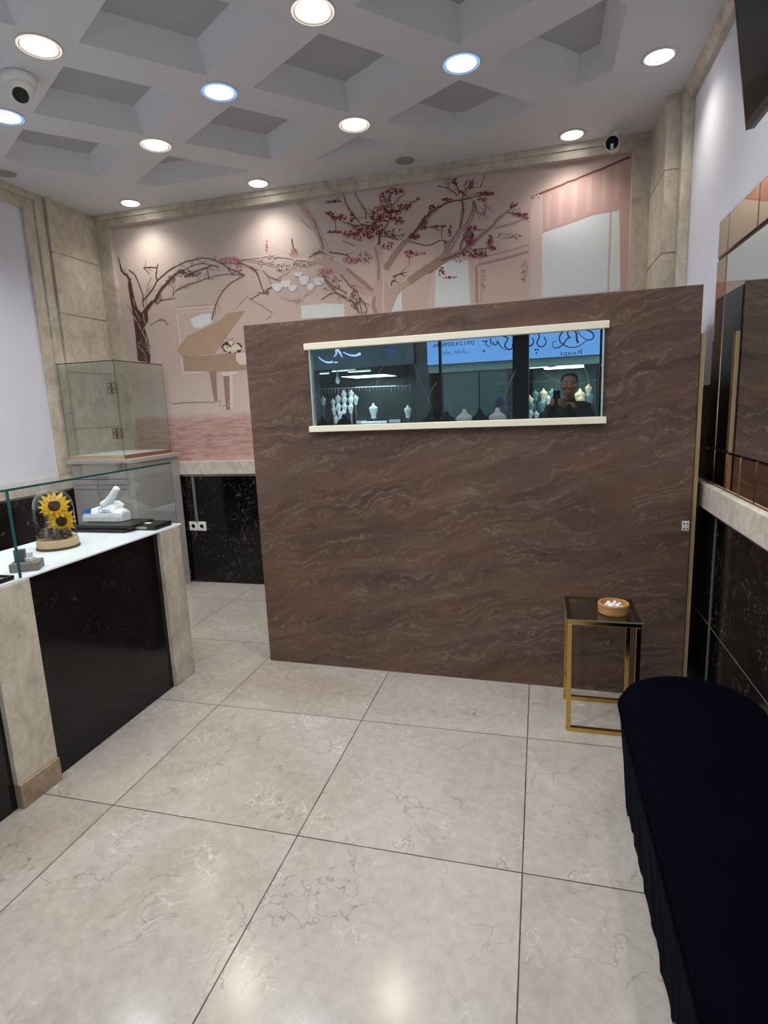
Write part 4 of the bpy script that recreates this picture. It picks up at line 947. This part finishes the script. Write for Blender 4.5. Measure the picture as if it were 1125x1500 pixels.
def dome_camera():
    c = Vector((-2.53, 2.665, ZC))
    T = thing('dome_camera', c, 'white dome security camera on the ceiling at the upper left', 'camera')
    bm = BM(); lathe(bm, [(0, 0), (.078, 0), (.080, -.014), (.075, -.034), (.064, -.044), (0, -.044)], c, 32); obj('base', bm, M['white'], T, smooth=True)
    d = Vector((.45, -.55, -.75)).normalized(); ctr = c+Vector((0, 0, -.06))
    bm = BM(); bmesh.ops.create_uvsphere(bm, u_segments=28, v_segments=18, radius=.060, matrix=Matrix.Translation(ctr)); obj('ball', bm, M['white'], T, smooth=True)
    a = d.cross(Vector((0, 0, 1))).normalized(); b = d.cross(a); mm = Matrix((a, b, d)).transposed().to_4x4(); mm.translation = ctr
    bm = BM(); vs = lathe(bm, [(.044, .036), (.044, .056), (.039, .060), (0, .060)], (0, 0, 0), 28); xform(bm, vs, mm); r = obj('lens_hood', bm, M['white'], T, smooth=False)
    bm = BM(); vs = lathe(bm, [(.036, .0602), (.036, .063), (.014, .063), (.012, .061), (0, .0605)], (0, 0, 0), 28); xform(bm, vs, mm); obj('lens', bm, M['screen'], r)
def bullet_camera():
    c = Vector((.478, 4.40, ZC))
    T = thing('bullet_camera', c, 'white bullet security camera under the ceiling at the back right', 'camera')
    bm = BM(); lathe(bm, [(0, 0), (.026, 0), (.026, -.008), (.012, -.014), (0, -.014)], c, 20); obj('base', bm, M['white'], T, smooth=False)
    e = Vector((.437, 4.325, 3.132))
    bm = BM(); tube(bm, smoothline([c+Vector((0, 0, -.01)), c+Vector((0, -.01, -.045)), e+Vector((.018, .05, .02))], 4), .011); obj('arm', bm, M['white'], T, smooth=True)
    d = Vector((-.18, -.96, -.2)).normalized(); a = d.cross(Vector((0, 0, 1))).normalized(); b = d.cross(a); mm = Matrix((a, b, d)).transposed().to_4x4(); mm.translation = e
    bm = BM(); vs = lathe(bm, [(0, -.13), (.036, -.13), (.042, -.118), (.046, .0), (.046, .02), (.042, .028), (.039, .02), (0, .02)], (0, 0, 0), 28); xform(bm, vs, mm); h = obj('housing', bm, M['white'], T, smooth=True)
    bm = BM(); vs = lathe(bm, [(.039, .021), (.039, .024), (0, .024)], (0, 0, 0), 24); xform(bm, vs, mm); f = obj('face', bm, M['screen'], h)
    bm = BM(); vs = box(bm, -.009, .009, .004, .036, .0245, .027); xform(bm, vs, mm); obj('light_strip', bm, M['white'], f)
dome_camera(); bullet_camera()

# ---------------------------------------------------------------- shop front behind the viewer (seen in the mirror strip)
bm = BM(); box(bm, XL-.12, XR+.12, -1.16, -1.06, 2.78, 3.6); struct('wall_front', bm, M['wall'])
bm = BM()
for a, b in ((-3.76, -3.68), (-1.405, -1.375), (.44, .50), (.76, .83)): box(bm, a, b, -1.13, -1.08, 0, 2.78)
box(bm, -.52, -.335, -1.14, -1.07, 0, 2.78); box(bm, XL, XR, -1.13, -1.08, 2.70, 2.78)
struct('trim_18', bm, M['post'])
struct('baseboard_front', B(-3.68, -.52, -1.12, -1.09, 0, 1.10), M['black'])
k = 0
for a, b, z in ((-3.68, -1.405, 1.10), (-1.375, -.52, 1.10), (-.335, .44, .02), (.50, .76, .02)):
    k += 1; struct('window_%d' % k, B(a, b, -1.108, -1.102, z, 2.70), M['shopglass'])
o = obj('display_shelf', B(-3.66, -.54, -1.085, -.72, 1.10, 1.14), M['darkgrey'], bevel=.004)
tag(o, 'dark display ledge along the shop window, carrying bust stands', 'shelf')
def bust_mesh(mat):
    bm = BM(); lathe(bm, [(0, 0), (.060, 0), (.064, .012), (.05, .03), (.062, .08), (.086, .15), (.100, .205), (.098, .222), (.078, .242), (.048, .262), (.028, .283), (.022, .32), (0, .322)], (0, 0, 0), 24, sy=.5)
    me = bpy.data.meshes.new('bust_stand'); bm.to_mesh(me); bm.free(); me.materials.append(mat)
    for f in me.polygons: f.use_smooth = True
    return me
M['bustw'] = plain('cream_bust', rgb(242, 212, 170), .7); M['bustg'] = plain('white_bust', rgb(214, 220, 218), .7)
M['bustd'] = plain('black_velvet_bust', rgb(26, 26, 30), .9); M['bustt'] = plain('teal_bust', rgb(110, 150, 156), .7)
BW, BG, BD, BT = (bust_mesh(M[k]) for k in ('bustw', 'bustg', 'bustd', 'bustt'))
def bust(me, x, y, z, s, label, group, rz=0):
    o = bpy.data.objects.new('bust_stand', me); COL.objects.link(o); o.location = (x, y, z); o.scale = (s, s, s); o.rotation_euler = (0, 0, rz); return tag(o, label, 'necklace stand', group)
bust(BG, -1.072, -.92, 1.141, 1.0, 'white necklace bust on the window ledge, left of the two in the mirror strip', 'busts on the window ledge')
bust(BG, -.68, -.92, 1.141, 1.0, 'white necklace bust on the window ledge, next to the thick post', 'busts on the window ledge')
bust(BD, -.868, -.80, 1.141, .98, 'black necklace bust on the window ledge between the two white ones', 'busts on the window ledge')
bust(BD, -1.262, -.80, 1.141, .95, 'black necklace bust on the window ledge left of the white pair', 'busts on the window ledge')
bust(BD, -1.50, -.92, 1.141, .93, 'black necklace bust on the window ledge left of the thin window bar', 'busts on the window ledge')
bust(BD, -2.62, -.92, 1.141, .98, 'black necklace bust near the left end of the mirror strip', 'busts on the window ledge')
bust(BD, -2.92, -.92, 1.141, .92, 'black necklace bust at the far left end of the mirror strip', 'busts on the window ledge')

# the shops across the passage
FY = -5.0
M['facade'] = plain('dark_facade', rgb(40, 45, 47), .6); M['teal'] = plain('greenish_shop_panel', rgb(62, 84, 80), .5); M['tealpale'] = plain('pale_green_fascia', rgb(104, 134, 128), .5)
struct('wall_across', B(-9, 6, -7.1, -7.0, 0, 4.2), M['facade'])
bm = BM(); box(bm, -2.72, -2.46, -5.3, FY, 0, 4.2); box(bm, .60, .95, -5.3, FY, 0, 4.2); box(bm, -.72, -.60, -5.1, FY, 0, 2.2); box(bm, -9, -4.86, -5.3, FY, 0, 4.2); struct('trim_19', bm, M['facade'])
M['signblue'] = emit('lit_sign_blue', (.20, .45, 1.0, 1), 1.5)
M['signdark'] = emit('dim_sign_slate', (.085, .13, .17, 1), .9)
M['ink'] = plain('sign_ink', rgb(8, 12, 40), .5); M['neon'] = emit('lit_script', (.42, .55, 1, 1), 2.6); M['emblem'] = emit('dim_emblem', (.10, .12, .38, 1), 1.0)
S = thing('lit_shop_sign', (-.94, -4.93, 2.25), 'lit blue shop sign with dark lettering across the passage, mirrored in the strip', 'sign')
obj('sign_box', B(-2.46, .60, -5.0, -4.90, 2.255, 3.05), M['facade'], S); obj('lit_face', B(-2.455, .595, -4.90, -4.895, 2.265, 3.04), M['signblue'], S)
GR = {'G': (620, 480, 7.5), 'H': (760, 475, 8.036), 'I': (445, 490, 6.25)}
def RG(reg, q, y):
    x, yy, s = GR[reg]; p = mir((x+q[0]/s, yy+q[1]/s), y); p.y = y; return p
SY = -4.8935
def strokes(name, reg, rows, mat, parent, y, kw):
    bm = BM()
    for pts, w0, w1 in rows:
        k = len(bm.verts); ribbon(bm, smoothline([RG(reg, q, y) for q in pts], 5), w0*kw, w1*kw, Vector((0, 1, 0)))
        bmesh.ops.translate(bm, verts=list(bm.verts)[k:], vec=(0, .0001*len(bm.faces)/20, 0))
    return obj(name, bm, mat, parent)
KW = .0125/7.5
strokes('logo', 'H', [([(392, 235), (405, 208), (448, 203)], 8, 6), ([(392, 235), (412, 275), (462, 276), (520, 238), (572, 168), (610, 150)], 8, 18), ([(580, 70), (575, 115), (590, 150)], 16, 14), ([(610, 60), (540, 80), (492, 120), (478, 180), (500, 220), (565, 262), (640, 275), (720, 250), (795, 188)], 18, 9), ([(795, 188), (850, 182), (882, 145), (860, 98), (800, 68)], 12, 18), ([(600, 70), (650, 72), (676, 110), (682, 170), (698, 222)], 12, 26), ([(690, 80), (735, 140), (800, 186)], 8, 10)], M['ink'], S, SY, KW*7.5/8)
strokes('script', 'H', [([(232, 100), (242, 150), (222, 190), (216, 225), (240, 260), (285, 262), (318, 225), (316, 185), (296, 148)], 16, 12), ([(110, 258), (150, 250), (172, 215), (170, 185), (155, 158)], 20, 8), ([(186, 300), (206, 304)], 20, 20), ([(216, 298), (234, 302)], 20, 20), ([(198, 336), (214, 342)], 22, 22)], M['ink'], S, SY, KW*7.5/8)
strokes('script', 'G', [([(650, 148), (680, 152), (704, 142)], 12, 10), ([(704, 142), (688, 170), (700, 195), (736, 216)], 14, 7), ([(658, 255), (676, 258)], 24, 24), ([(738, 118), (748, 192)], 14, 12), ([(770, 158), (780, 190), (806, 182), (818, 158), (800, 146)], 14, 10), ([(818, 150), (850, 205), (900, 247)], 14, 7), ([(880, 96), (922, 108), (925, 140), (900, 180), (905, 218), (945, 242), (985, 215), (975, 180)], 16, 14)], M['ink'], S, SY, KW)
def signtext(body, reg, xa, xb, yc, hpx, ws):
    a, b, c = RG(reg, (xa, yc), SY), RG(reg, (xb, yc), SY), RG(reg, ((xa+xb)/2, yc-hpx/2), SY); d = RG(reg, ((xa+xb)/2, yc+hpx/2), SY)
    h = abs(c.z-d.z); return text('lettering', body, M['ink'], (a+b)/2, (PI/2, 0, PI), h*ws, abs(a.x-b.x), S)
signtext('Rezpi', 'H', 492, 742, 338, 62, 1.25)
signtext('09124309846', 'G', 108, 562, 182, 48, 1.3)
signtext('\uFBFD\uFEE7\uFE8E\uFEB3\uFE8D\uFEAE\uFEA7 \uFEB1\uFE8E\uFE92\uFECB', 'G', 205, 495, 262, 44, 1.4)
S2 = thing('slate_shop_sign', (-3.8, -4.93, 2.30), 'slate grey shop sign with glowing blue script across the passage', 'sign')
obj('sign_box', B(-4.86, -2.72, -5.0, -4.90, 2.30, 3.0), M['facade'], S2); obj('sign_face', B(-4.85, -2.73, -4.90, -4.895, 2.31, 2.99), M['signdark'], S2)
strokes('glowing_script', 'I', [([(134, 204), (172, 236), (222, 256), (268, 250)], 8, 20), ([(278, 256), (312, 254)], 12, 12), ([(300, 135), (298, 180), (276, 204)], 22, 8), ([(312, 135), (336, 175), (356, 208)], 22, 8), ([(362, 162), (420, 188), (475, 192), (522, 174)], 8, 26), ([(322, 160), (345, 170)], 16, 16)], M['neon'], S2, SY, KW*7.5/6.25)
strokes('heart_emblem', 'I', [([(810, 205), (776, 165), (768, 130), (790, 105), (808, 118), (830, 104), (852, 130), (842, 168), (810, 205)], 10, 10), ([(810, 180), (790, 150), (808, 135), (826, 150), (810, 180)], 16, 16)], M['emblem'], S2, SY, KW*7.5/6.25)

# right shop
struct('trim_20', B(-2.46, .60, -5.05, FY, 2.12, 2.255), M['tealpale'])
bm = BM(); box(bm, -2.2, -1.52, -5.1, -5.06, 0, 2.12); box(bm, -1.50, -.98, -5.1, -5.06, 0, 2.12); struct('door_1', bm, M['teal'])
struct('trim_21', B(-.98, -.72, -5.12, -5.04, 0, 2.12), M['facade'])
bm = BM(); box(bm, -.6, .60, -5.06, -4.99, 0, 1.10); struct('wall_shop_front', bm, M['facade'])
M['tube'] = emit('light_tube', (.85, 1, .97, 1), 3.2)
def light_tube(reg, a, b, label, y=-5.35):
    p, q = RG(reg, a, y), RG(reg, b, y); c = (p+q)/2; T = thing('light_tube', c, label, 'lamp', 'light tubes in the shops across the passage')
    bm = BM(); tube(bm, [p, q], .008, 8); obj('tube', bm, M['tube'], T)
    bm = BM(); tube(bm, [p+Vector((0, -.03, .022)), q+Vector((0, -.03, .022))], .02, 6); obj('fitting', bm, M['white'], T)
    for k in (.15, .85):
        w = p.lerp(q, k)+Vector((0, -.03, .04)); bm = BM(); tube(bm, [w, (w.x, w.y, 2.449)], .004, 5); obj('suspension_wire', bm, M['steel'], T)
light_tube('H', (125, 518), (345, 502), 'white light tube over the right shop busts, nearest the thick post')
light_tube('H', (430, 495), (760, 480), 'white light tube in the right shop, above the head reflected in the mirror')
light_tube('I', (408, 346), (612, 334), 'bright white light tube in the left shop display')
light_tube('I', (258, 340), (472, 326), 'thin white light tube further left in the left shop display', -5.62)
light_tube('I', (148, 362), (232, 358), 'short white light tube at the left end of the left shop display')
ld = None
def lamp(loc, e, col, size, nm):
    l = bpy.data.lights.new(nm, 'AREA'); l.energy = e; l.color = col; l.size = size; o = bpy.data.objects.new(nm, l); COL.objects.link(o); o.location = loc; return o
lamp((.0, -5.4, 2.1), 20, (.9, 1, .95), .7, 'display_lamp'); lamp((-3.8, -5.4, 2.15), 30, (.85, 1, 1), .9, 'display_lamp')
o = obj('display_step', B(-.98, .595, -5.95, -5.1, 1.10, 1.16), M['facade']); tag(o, 'dark display step in the right shop window holding necklace busts', 'shelf')
o = obj('display_step', B(-5.6, -2.74, -5.95, -5.02, .9, 1.16), M['facade']); tag(o, 'dark display step in the left shop window holding white busts', 'shelf')
struct('ceiling_across', B(-9, 6, -7, -5.15, 2.45, 2.5), M['facade'])
struct('wall_right_shop', B(-.6, .6, -6.2, -6.15, 1.1, 2.4), M['teal']); struct('wall_left_shop', B(-4.86, -2.72, -6.2, -6.15, 0, 2.4), M['facade'])
rows = [((125, 900), BW, .85, -5.5), ((195, 830), BT, .7, -5.7), ((290, 825), BW, .85, -5.7), ((390, 820), BT, .8, -5.7), ((150, 960), BT, .6, -5.4), ((270, 950), BT, .8, -5.4), ((345, 880), BG, .6, -5.55), ((720, 850), BW, 1.1, -5.6), ((735, 900), BW, .8, -5.38), ((820, 760), BW, .7, -5.75), ((830, 860), BT, .8, -5.6), ((135, 1050), BG, .58, -5.3), ((205, 1050), BG, .6, -5.3), ((280, 1070), BD, .6, -5.3)]
for n, (q, me, s, y) in enumerate(rows):
    p = RG('H', q, y); bust(me, p.x, y, p.z-.16*s, s*.9, 'necklace bust displayed in the right shop window across the passage', 'busts in the right shop across the passage', PI)
    bm = BM(); lathe(bm, [(.03, 0), (.03, .01), (.008, .012), (.008, max(.02, p.z-.16*s-1.165)), (0, max(.02, p.z-.16*s-1.165))], (p.x, y, 1.161), 10)
    if p.z-.16*s > 1.19: tag(obj('display_riser', bm, M['steel']), 'thin metal riser under a necklace bust in the right shop', 'riser', 'risers in the right shop')
    else: bm.free(); COL.objects[-1].location.z = 1.161
rows = [((315, 590), .75, -5.7), ((368, 550), .75, -5.75), ((435, 545), .7, -5.70), ((372, 600), .75, -5.6), ((432, 600), .7, -5.52), ((475, 590), .75, -5.85), ((320, 665), .7, -5.42), ((375, 665), .7, -5.40), ((430, 670), .7, -5.36), ((280, 690), .65, -5.45), ((335, 730), .62, -5.29), ((270, 620), .6, -5.65), ((180, 600), .7, -5.65), ((300, 770), .6, -5.3), ((365, 715), .55, -5.21)]
for q, s, y in rows:
    p = RG('I', q, y); bust(BG, p.x, y, p.z-.16*s, s*.9, 'small white bust in the left shop window across the passage', 'white busts in the left shop across the passage', PI)
    h = p.z-.16*s-1.161
    if h > .03:
        bm = BM(); lathe(bm, [(.03, 0), (.03, .01), (.008, .012), (.008, h), (0, h)], (p.x, y, 1.161), 10); tag(obj('display_riser', bm, M['steel']), 'thin metal riser under a white bust in the left shop', 'riser', 'risers in the left shop')
def riser(x, y, z):
    bm = BM(); lathe(bm, [(.03, 0), (.03, .01), (.008, .012), (.008, z-1.161), (0, z-1.161)], (x, y, 1.161), 10); tag(obj('display_riser', bm, M['steel']), 'thin metal riser under a white bust in the left shop', 'riser', 'risers in the left shop')
p = RG('I', (640, 690), -5.4); riser(p.x, -5.4, p.z-.17)
bust(BG, p.x, -5.4, p.z-.17, .95, 'largest white necklace bust in the middle of the left shop window', 'white busts in the left shop across the passage', PI)
p = RG('I', (955, 690), -5.5); riser(p.x, -5.5, p.z-.16); bust(BG, p.x, -5.5, p.z-.16, .8, 'white jewel-covered bust at the right end of the left shop window', 'white busts in the left shop across the passage', PI)
a, b = RG('I', (530, 770), -5.2), RG('I', (762, 765), -5.2)
bm = BM(); tube(bm, [(a.x, -5.2, 1.205), (b.x, -5.2, 1.205)], .043, 14); tag(obj('bracelet_roll', bm, M['bustg'], smooth=False), 'long white bracelet roll lying in the left shop window', 'display roll')
for i, (q0, q1) in enumerate((((468, 690), (562, 740)), ((768, 660), (872, 720)))):
    a, b = RG('I', q0, -5.35), RG('I', q1, -5.35); T = thing('ring_rack', ((a.x+b.x)/2, -5.4, 1.161), ('left' if i == 0 else 'right')+' stepped ring rack beside the large white bust in the left shop', 'ring rack')
    for k in range(3):
        bm = BM(); box(bm, a.x, b.x, -5.35-.06*k-.05, -5.35-.06*k, 1.161, 1.20+.06*k); obj('step', bm, M['bustg' if k % 2 else 'darkgrey'], T)
a, b = RG('I', (150, 497), -5.5), RG('I', (985, 466), -5.5)
T = thing('hanging_rail', ((a.x+b.x)/2, -5.5, a.z), 'metal rail hung with small chains in the left shop window', 'rail')
bm = BM(); tube(bm, [a, b], .008, 8); obj('rail', bm, M['steel'], T)
for k in range(26):
    p = a.lerp(b, (k+.5)/26); bm = BM(); tube(bm, [p, p-Vector((0, 0, random.uniform(.05, .13)))], .006, 5); obj('chain', bm, M['steel'], T)
p = RG('I', (310, 410), -5.5); T = thing('pendant_lamp', (p.x, -5.5, 2.2), 'small hanging glass lamp in the left shop', 'lamp')
bm = BM(); lathe(bm, [(0, -.10), (.035, -.08), (.045, -.03), (.03, .03), (.012, .07), (.01, .24), (0, .24)], p, 14); obj('shade', bm, M['bustg'], T, smooth=True)

# ---------------------------------------------------------------- people
def capsule(bm, a, b, ra, rb, n=6):
    a, b = Vector(a), Vector(b)
    for k in range(n+1):
        t = k/n; bmesh.ops.create_icosphere(bm, subdivisions=2, radius=ra+(rb-ra)*t, matrix=Matrix.Translation(a.lerp(b, t)))
    tube(bm, [a, b], ra*.98, 14, r2=rb*.98)
def ell(bm, c, rx, ry, rz):
    bmesh.ops.create_icosphere(bm, subdivisions=3, radius=1, matrix=Matrix.Translation(c) @ Matrix.Diagonal((rx, ry, rz, 1)))
def fuse(o, v, it=4):
    r = o.modifiers.new('remesh', 'REMESH'); r.mode = 'VOXEL'; r.voxel_size = v; r.use_smooth_shade = True
    s = o.modifiers.new('smooth', 'SMOOTH'); s.factor = .5; s.iterations = it
def figure(name, base, label, arms, head_turn=0, scarf=False, coat='jacket'):
    T = thing(name, base, label, 'person'); x, y = base[0], base[1]
    def V(a, b, c): return Vector((x+a, y+b, c))
    f = 1 if head_turn == 0 else -1
    bm = BM()
    ell(bm, V(0, .02*f, 1.685), .078, .098, .105); ell(bm, V(0, .035*f, 1.62), .060, .078, .082); ell(bm, V(0, .06*f, 1.572), .034, .036, .026)
    capsule(bm, V(0, -.01*f, 1.44), V(0, .0, 1.60), .060, .054)
    capsule(bm, V(0, .118*f, 1.685), V(0, .138*f, 1.643), .008, .014, 3); ell(bm, V(-.014, .128*f, 1.640), .010, .012, .009); ell(bm, V(.014, .128*f, 1.640), .010, .012, .009)
    for s in (-1, 1):
        ell(bm, V(.080*s, .01*f, 1.665), .011, .020, .034); ell(bm, V(.031*s, .108*f, 1.708), .024, .012, .008); ell(bm, V(.045*s, .088*f, 1.650), .024, .025, .022)
    ell(bm, V(0, .124*f, 1.604), .026, .010, .007); ell(bm, V(0, .122*f, 1.594), .022, .010, .007)
    capsule(bm, V(0, 0, 1.0), V(0, 0, 1.42), .11, .10)
    for s in (-1, 1): capsule(bm, V(.09*s, 0, .95), V(.10*s, .01, .5), .07, .05); capsule(bm, V(.10*s, .01, .5), V(.11*s, 0, .08), .05, .036)
    for sh, el, wr, hand in arms:
        capsule(bm, sh, el, .045, .038); capsule(bm, el, wr, .037, .026)
        for a, b, r0, r1 in hand: capsule(bm, a, b, r0, r1, 4)
    b = obj('body', bm, M['skin'], T); fuse(b, .0055, 2)
    bm = BM()                                # hair cap
    ell(bm, V(0, .0, 1.715), .088, .105, .090); ell(bm, V(0, -.03*f, 1.675), .084, .085, .095)
    cut = [v for v in bm.verts if ((v.co.y-y)*f > .055 and v.co.z < 1.745) or v.co.z < 1.60]
    if scarf: capsule(bm, V(0, 0, 1.66), V(0, -.01*f, 1.40), .10, .14); cut = []
    bmesh.ops.delete(bm, geom=cut, context='VERTS') if cut else None; h = obj('headscarf' if scarf else 'hair', bm, M['navycloth' if scarf else 'hair'], T, smooth=True); so = h.modifiers.new('solid', 'SOLIDIFY'); so.thickness = .012
    bm = BM()
    ell(bm, V(0, -.005, 1.36), .175, .115, .13); ell(bm, V(0, 0, 1.18), .165, .115, .22); ell(bm, V(0, 0, .98), .17, .12, .16); capsule(bm, V(-.13, 0, 1.445), V(.13, 0, 1.445), .062, .062); capsule(bm, V(0, -.01*f, 1.44), V(0, -.008*f, 1.50), .078, .068)
    for sh, el, wr, hand in arms: capsule(bm, sh, el, .066, .056); capsule(bm, el, Vector(el).lerp(Vector(wr), .93), .055, .040)
    j = obj('jacket', bm, M[coat], T); fuse(j, .009, 5)
    bm = BM()
    for s in (-1, 1): capsule(bm, V(.088*s, 0, .94), V(.10*s, .01, .5), .092, .066); capsule(bm, V(.10*s, .01, .5), V(.11*s, 0, .07), .066, .054)
    p = obj('trousers', bm, M['trouser'], T); fuse(p, .010, 4)
    for s in (-1, 1):
        bm = BM(); ell(bm, V(.11*s, .05*f, .036), .046, .125, .035); ell(bm, V(.11*s, -.02*f, .055), .044, .06, .05)
        bmesh.ops.translate(bm, verts=[v for v in bm.verts if v.co.z < 0], vec=(0, 0, 0))
        for v in bm.verts: v.co.z = max(.001, v.co.z)
        q = obj('shoe', bm, M['shoe'], T); fuse(q, .007, 3)
    return T
# the photographer, phone held up in both hands; the camera is that phone's lens
px, py = .125, -.36
PH = EYEP - CF*.014 + CU*.012 + CR*.004
ax = Matrix((CR, CF, CU)).transposed()
def PHl(a, b, c): return PH + CR*a + CF*b + CU*c
T = thing('phone', PH, 'black phone held up in the hands of the person reflected in the mirror strip', 'phone')
bm = BM(); obox(bm, PH, ax, .072, .008, .148); obj('case', bm, M['blackplastic'], T, bevel=.003)
bm = BM(); obox(bm, PHl(0, -.0045, 0), ax, .066, .001, .142); obj('screen', bm, M['screen'], T)
bm = BM(); obox(bm, PHl(.018, .005, .052), ax, .03, .002, .032); obj('camera_bump', bm, M['screen'], T, bevel=.0008)
lw, rw = PHl(-.062, -.075, -.075), PHl(.066, -.075, -.085)
def hand(w, s):
    L = []
    pc = PHl(s*.050, -.018, -.045); L.append((w, pc, .025, .021)); L.append((pc, PHl(s*.050, -.012, -.005), .020, .014))
    for k, (zz, ln) in enumerate(((-.072, .022), (-.054, .028), (-.036, .030), (-.018, .026))):
        a, b, c = PHl(s*.052, -.010, zz), PHl(s*.048, .012, zz+.004), PHl(s*(.046-ln), .0145, zz+.006)
        L += [(a, b, .0095, .0088), (b, c, .0088, .0075)]
    L += [(PHl(s*.052, -.03, -.06), PHl(s*.040, -.022, -.02), .013, .0105), (PHl(s*.040, -.022, -.02), PHl(s*.024, -.016, .004), .0105, .0085)]
    return L
figure('person', (px, py, 0), 'person in a dark jacket holding up a phone, reflected in the mirror strip', [((px-.185, py, 1.425), (px-.26, py+.10, 1.17), lw, hand(lw, -1)), ((px+.185, py, 1.425), (px+.22, py+.13, 1.17), rw, hand(rw, 1))])
# a passer-by at the shop across the passage
qx, qy = RG('G', (845, 800), -4.6).x, -4.6
def rest(s):
    w = Vector((qx+.24*s, qy-.05, .88)); L = [(w, w+Vector((0, -.01, -.08)), .024, .022)]
    for k in range(4): L.append((w+Vector((0, -.03+.019*k, -.085)), w+Vector((-.012*s, -.03+.017*k, -.165-.012*(k in (1, 2)))), .0095, .007))
    L.append((w+Vector((-.01*s, -.03, -.03)), w+Vector((-.02*s, -.06, -.09)), .012, .009)); return w, L
A = []
for s in (-1, 1):
    w, L = rest(s); A.append(((qx+.185*s, qy, 1.425), (qx+.235*s, qy+.02, 1.14), w, L))
PT = figure('person', (qx, qy, 0), 'person in a navy coat and headscarf looking into the shop across the passage', A, 1, scarf=True, coat='navycloth'); PT.scale = (.92, .92, .90)

# ---------------------------------------------------------------- world and colour management
W = bpy.data.worlds.new('sky'); SC.world = W; W.use_nodes = True
bg = W.node_tree.nodes['Background']; bg.inputs[0].default_value = (.76, .84, 1, 1); bg.inputs[1].default_value = 2.6
SC.view_settings.view_transform = 'Standard'; SC.view_settings.look = 'None'; SC.view_settings.gamma = 1; SC.view_settings.exposure = 0
SC.view_settings.use_curve_mapping = False
SC.cycles.max_bounces = 10; SC.cycles.transparent_max_bounces = 24; SC.cycles.glossy_bounces = 6; SC.cycles.caustics_reflective = True
SC.cycles.use_denoising = True
SC.cycles.sample_clamp_indirect = 6
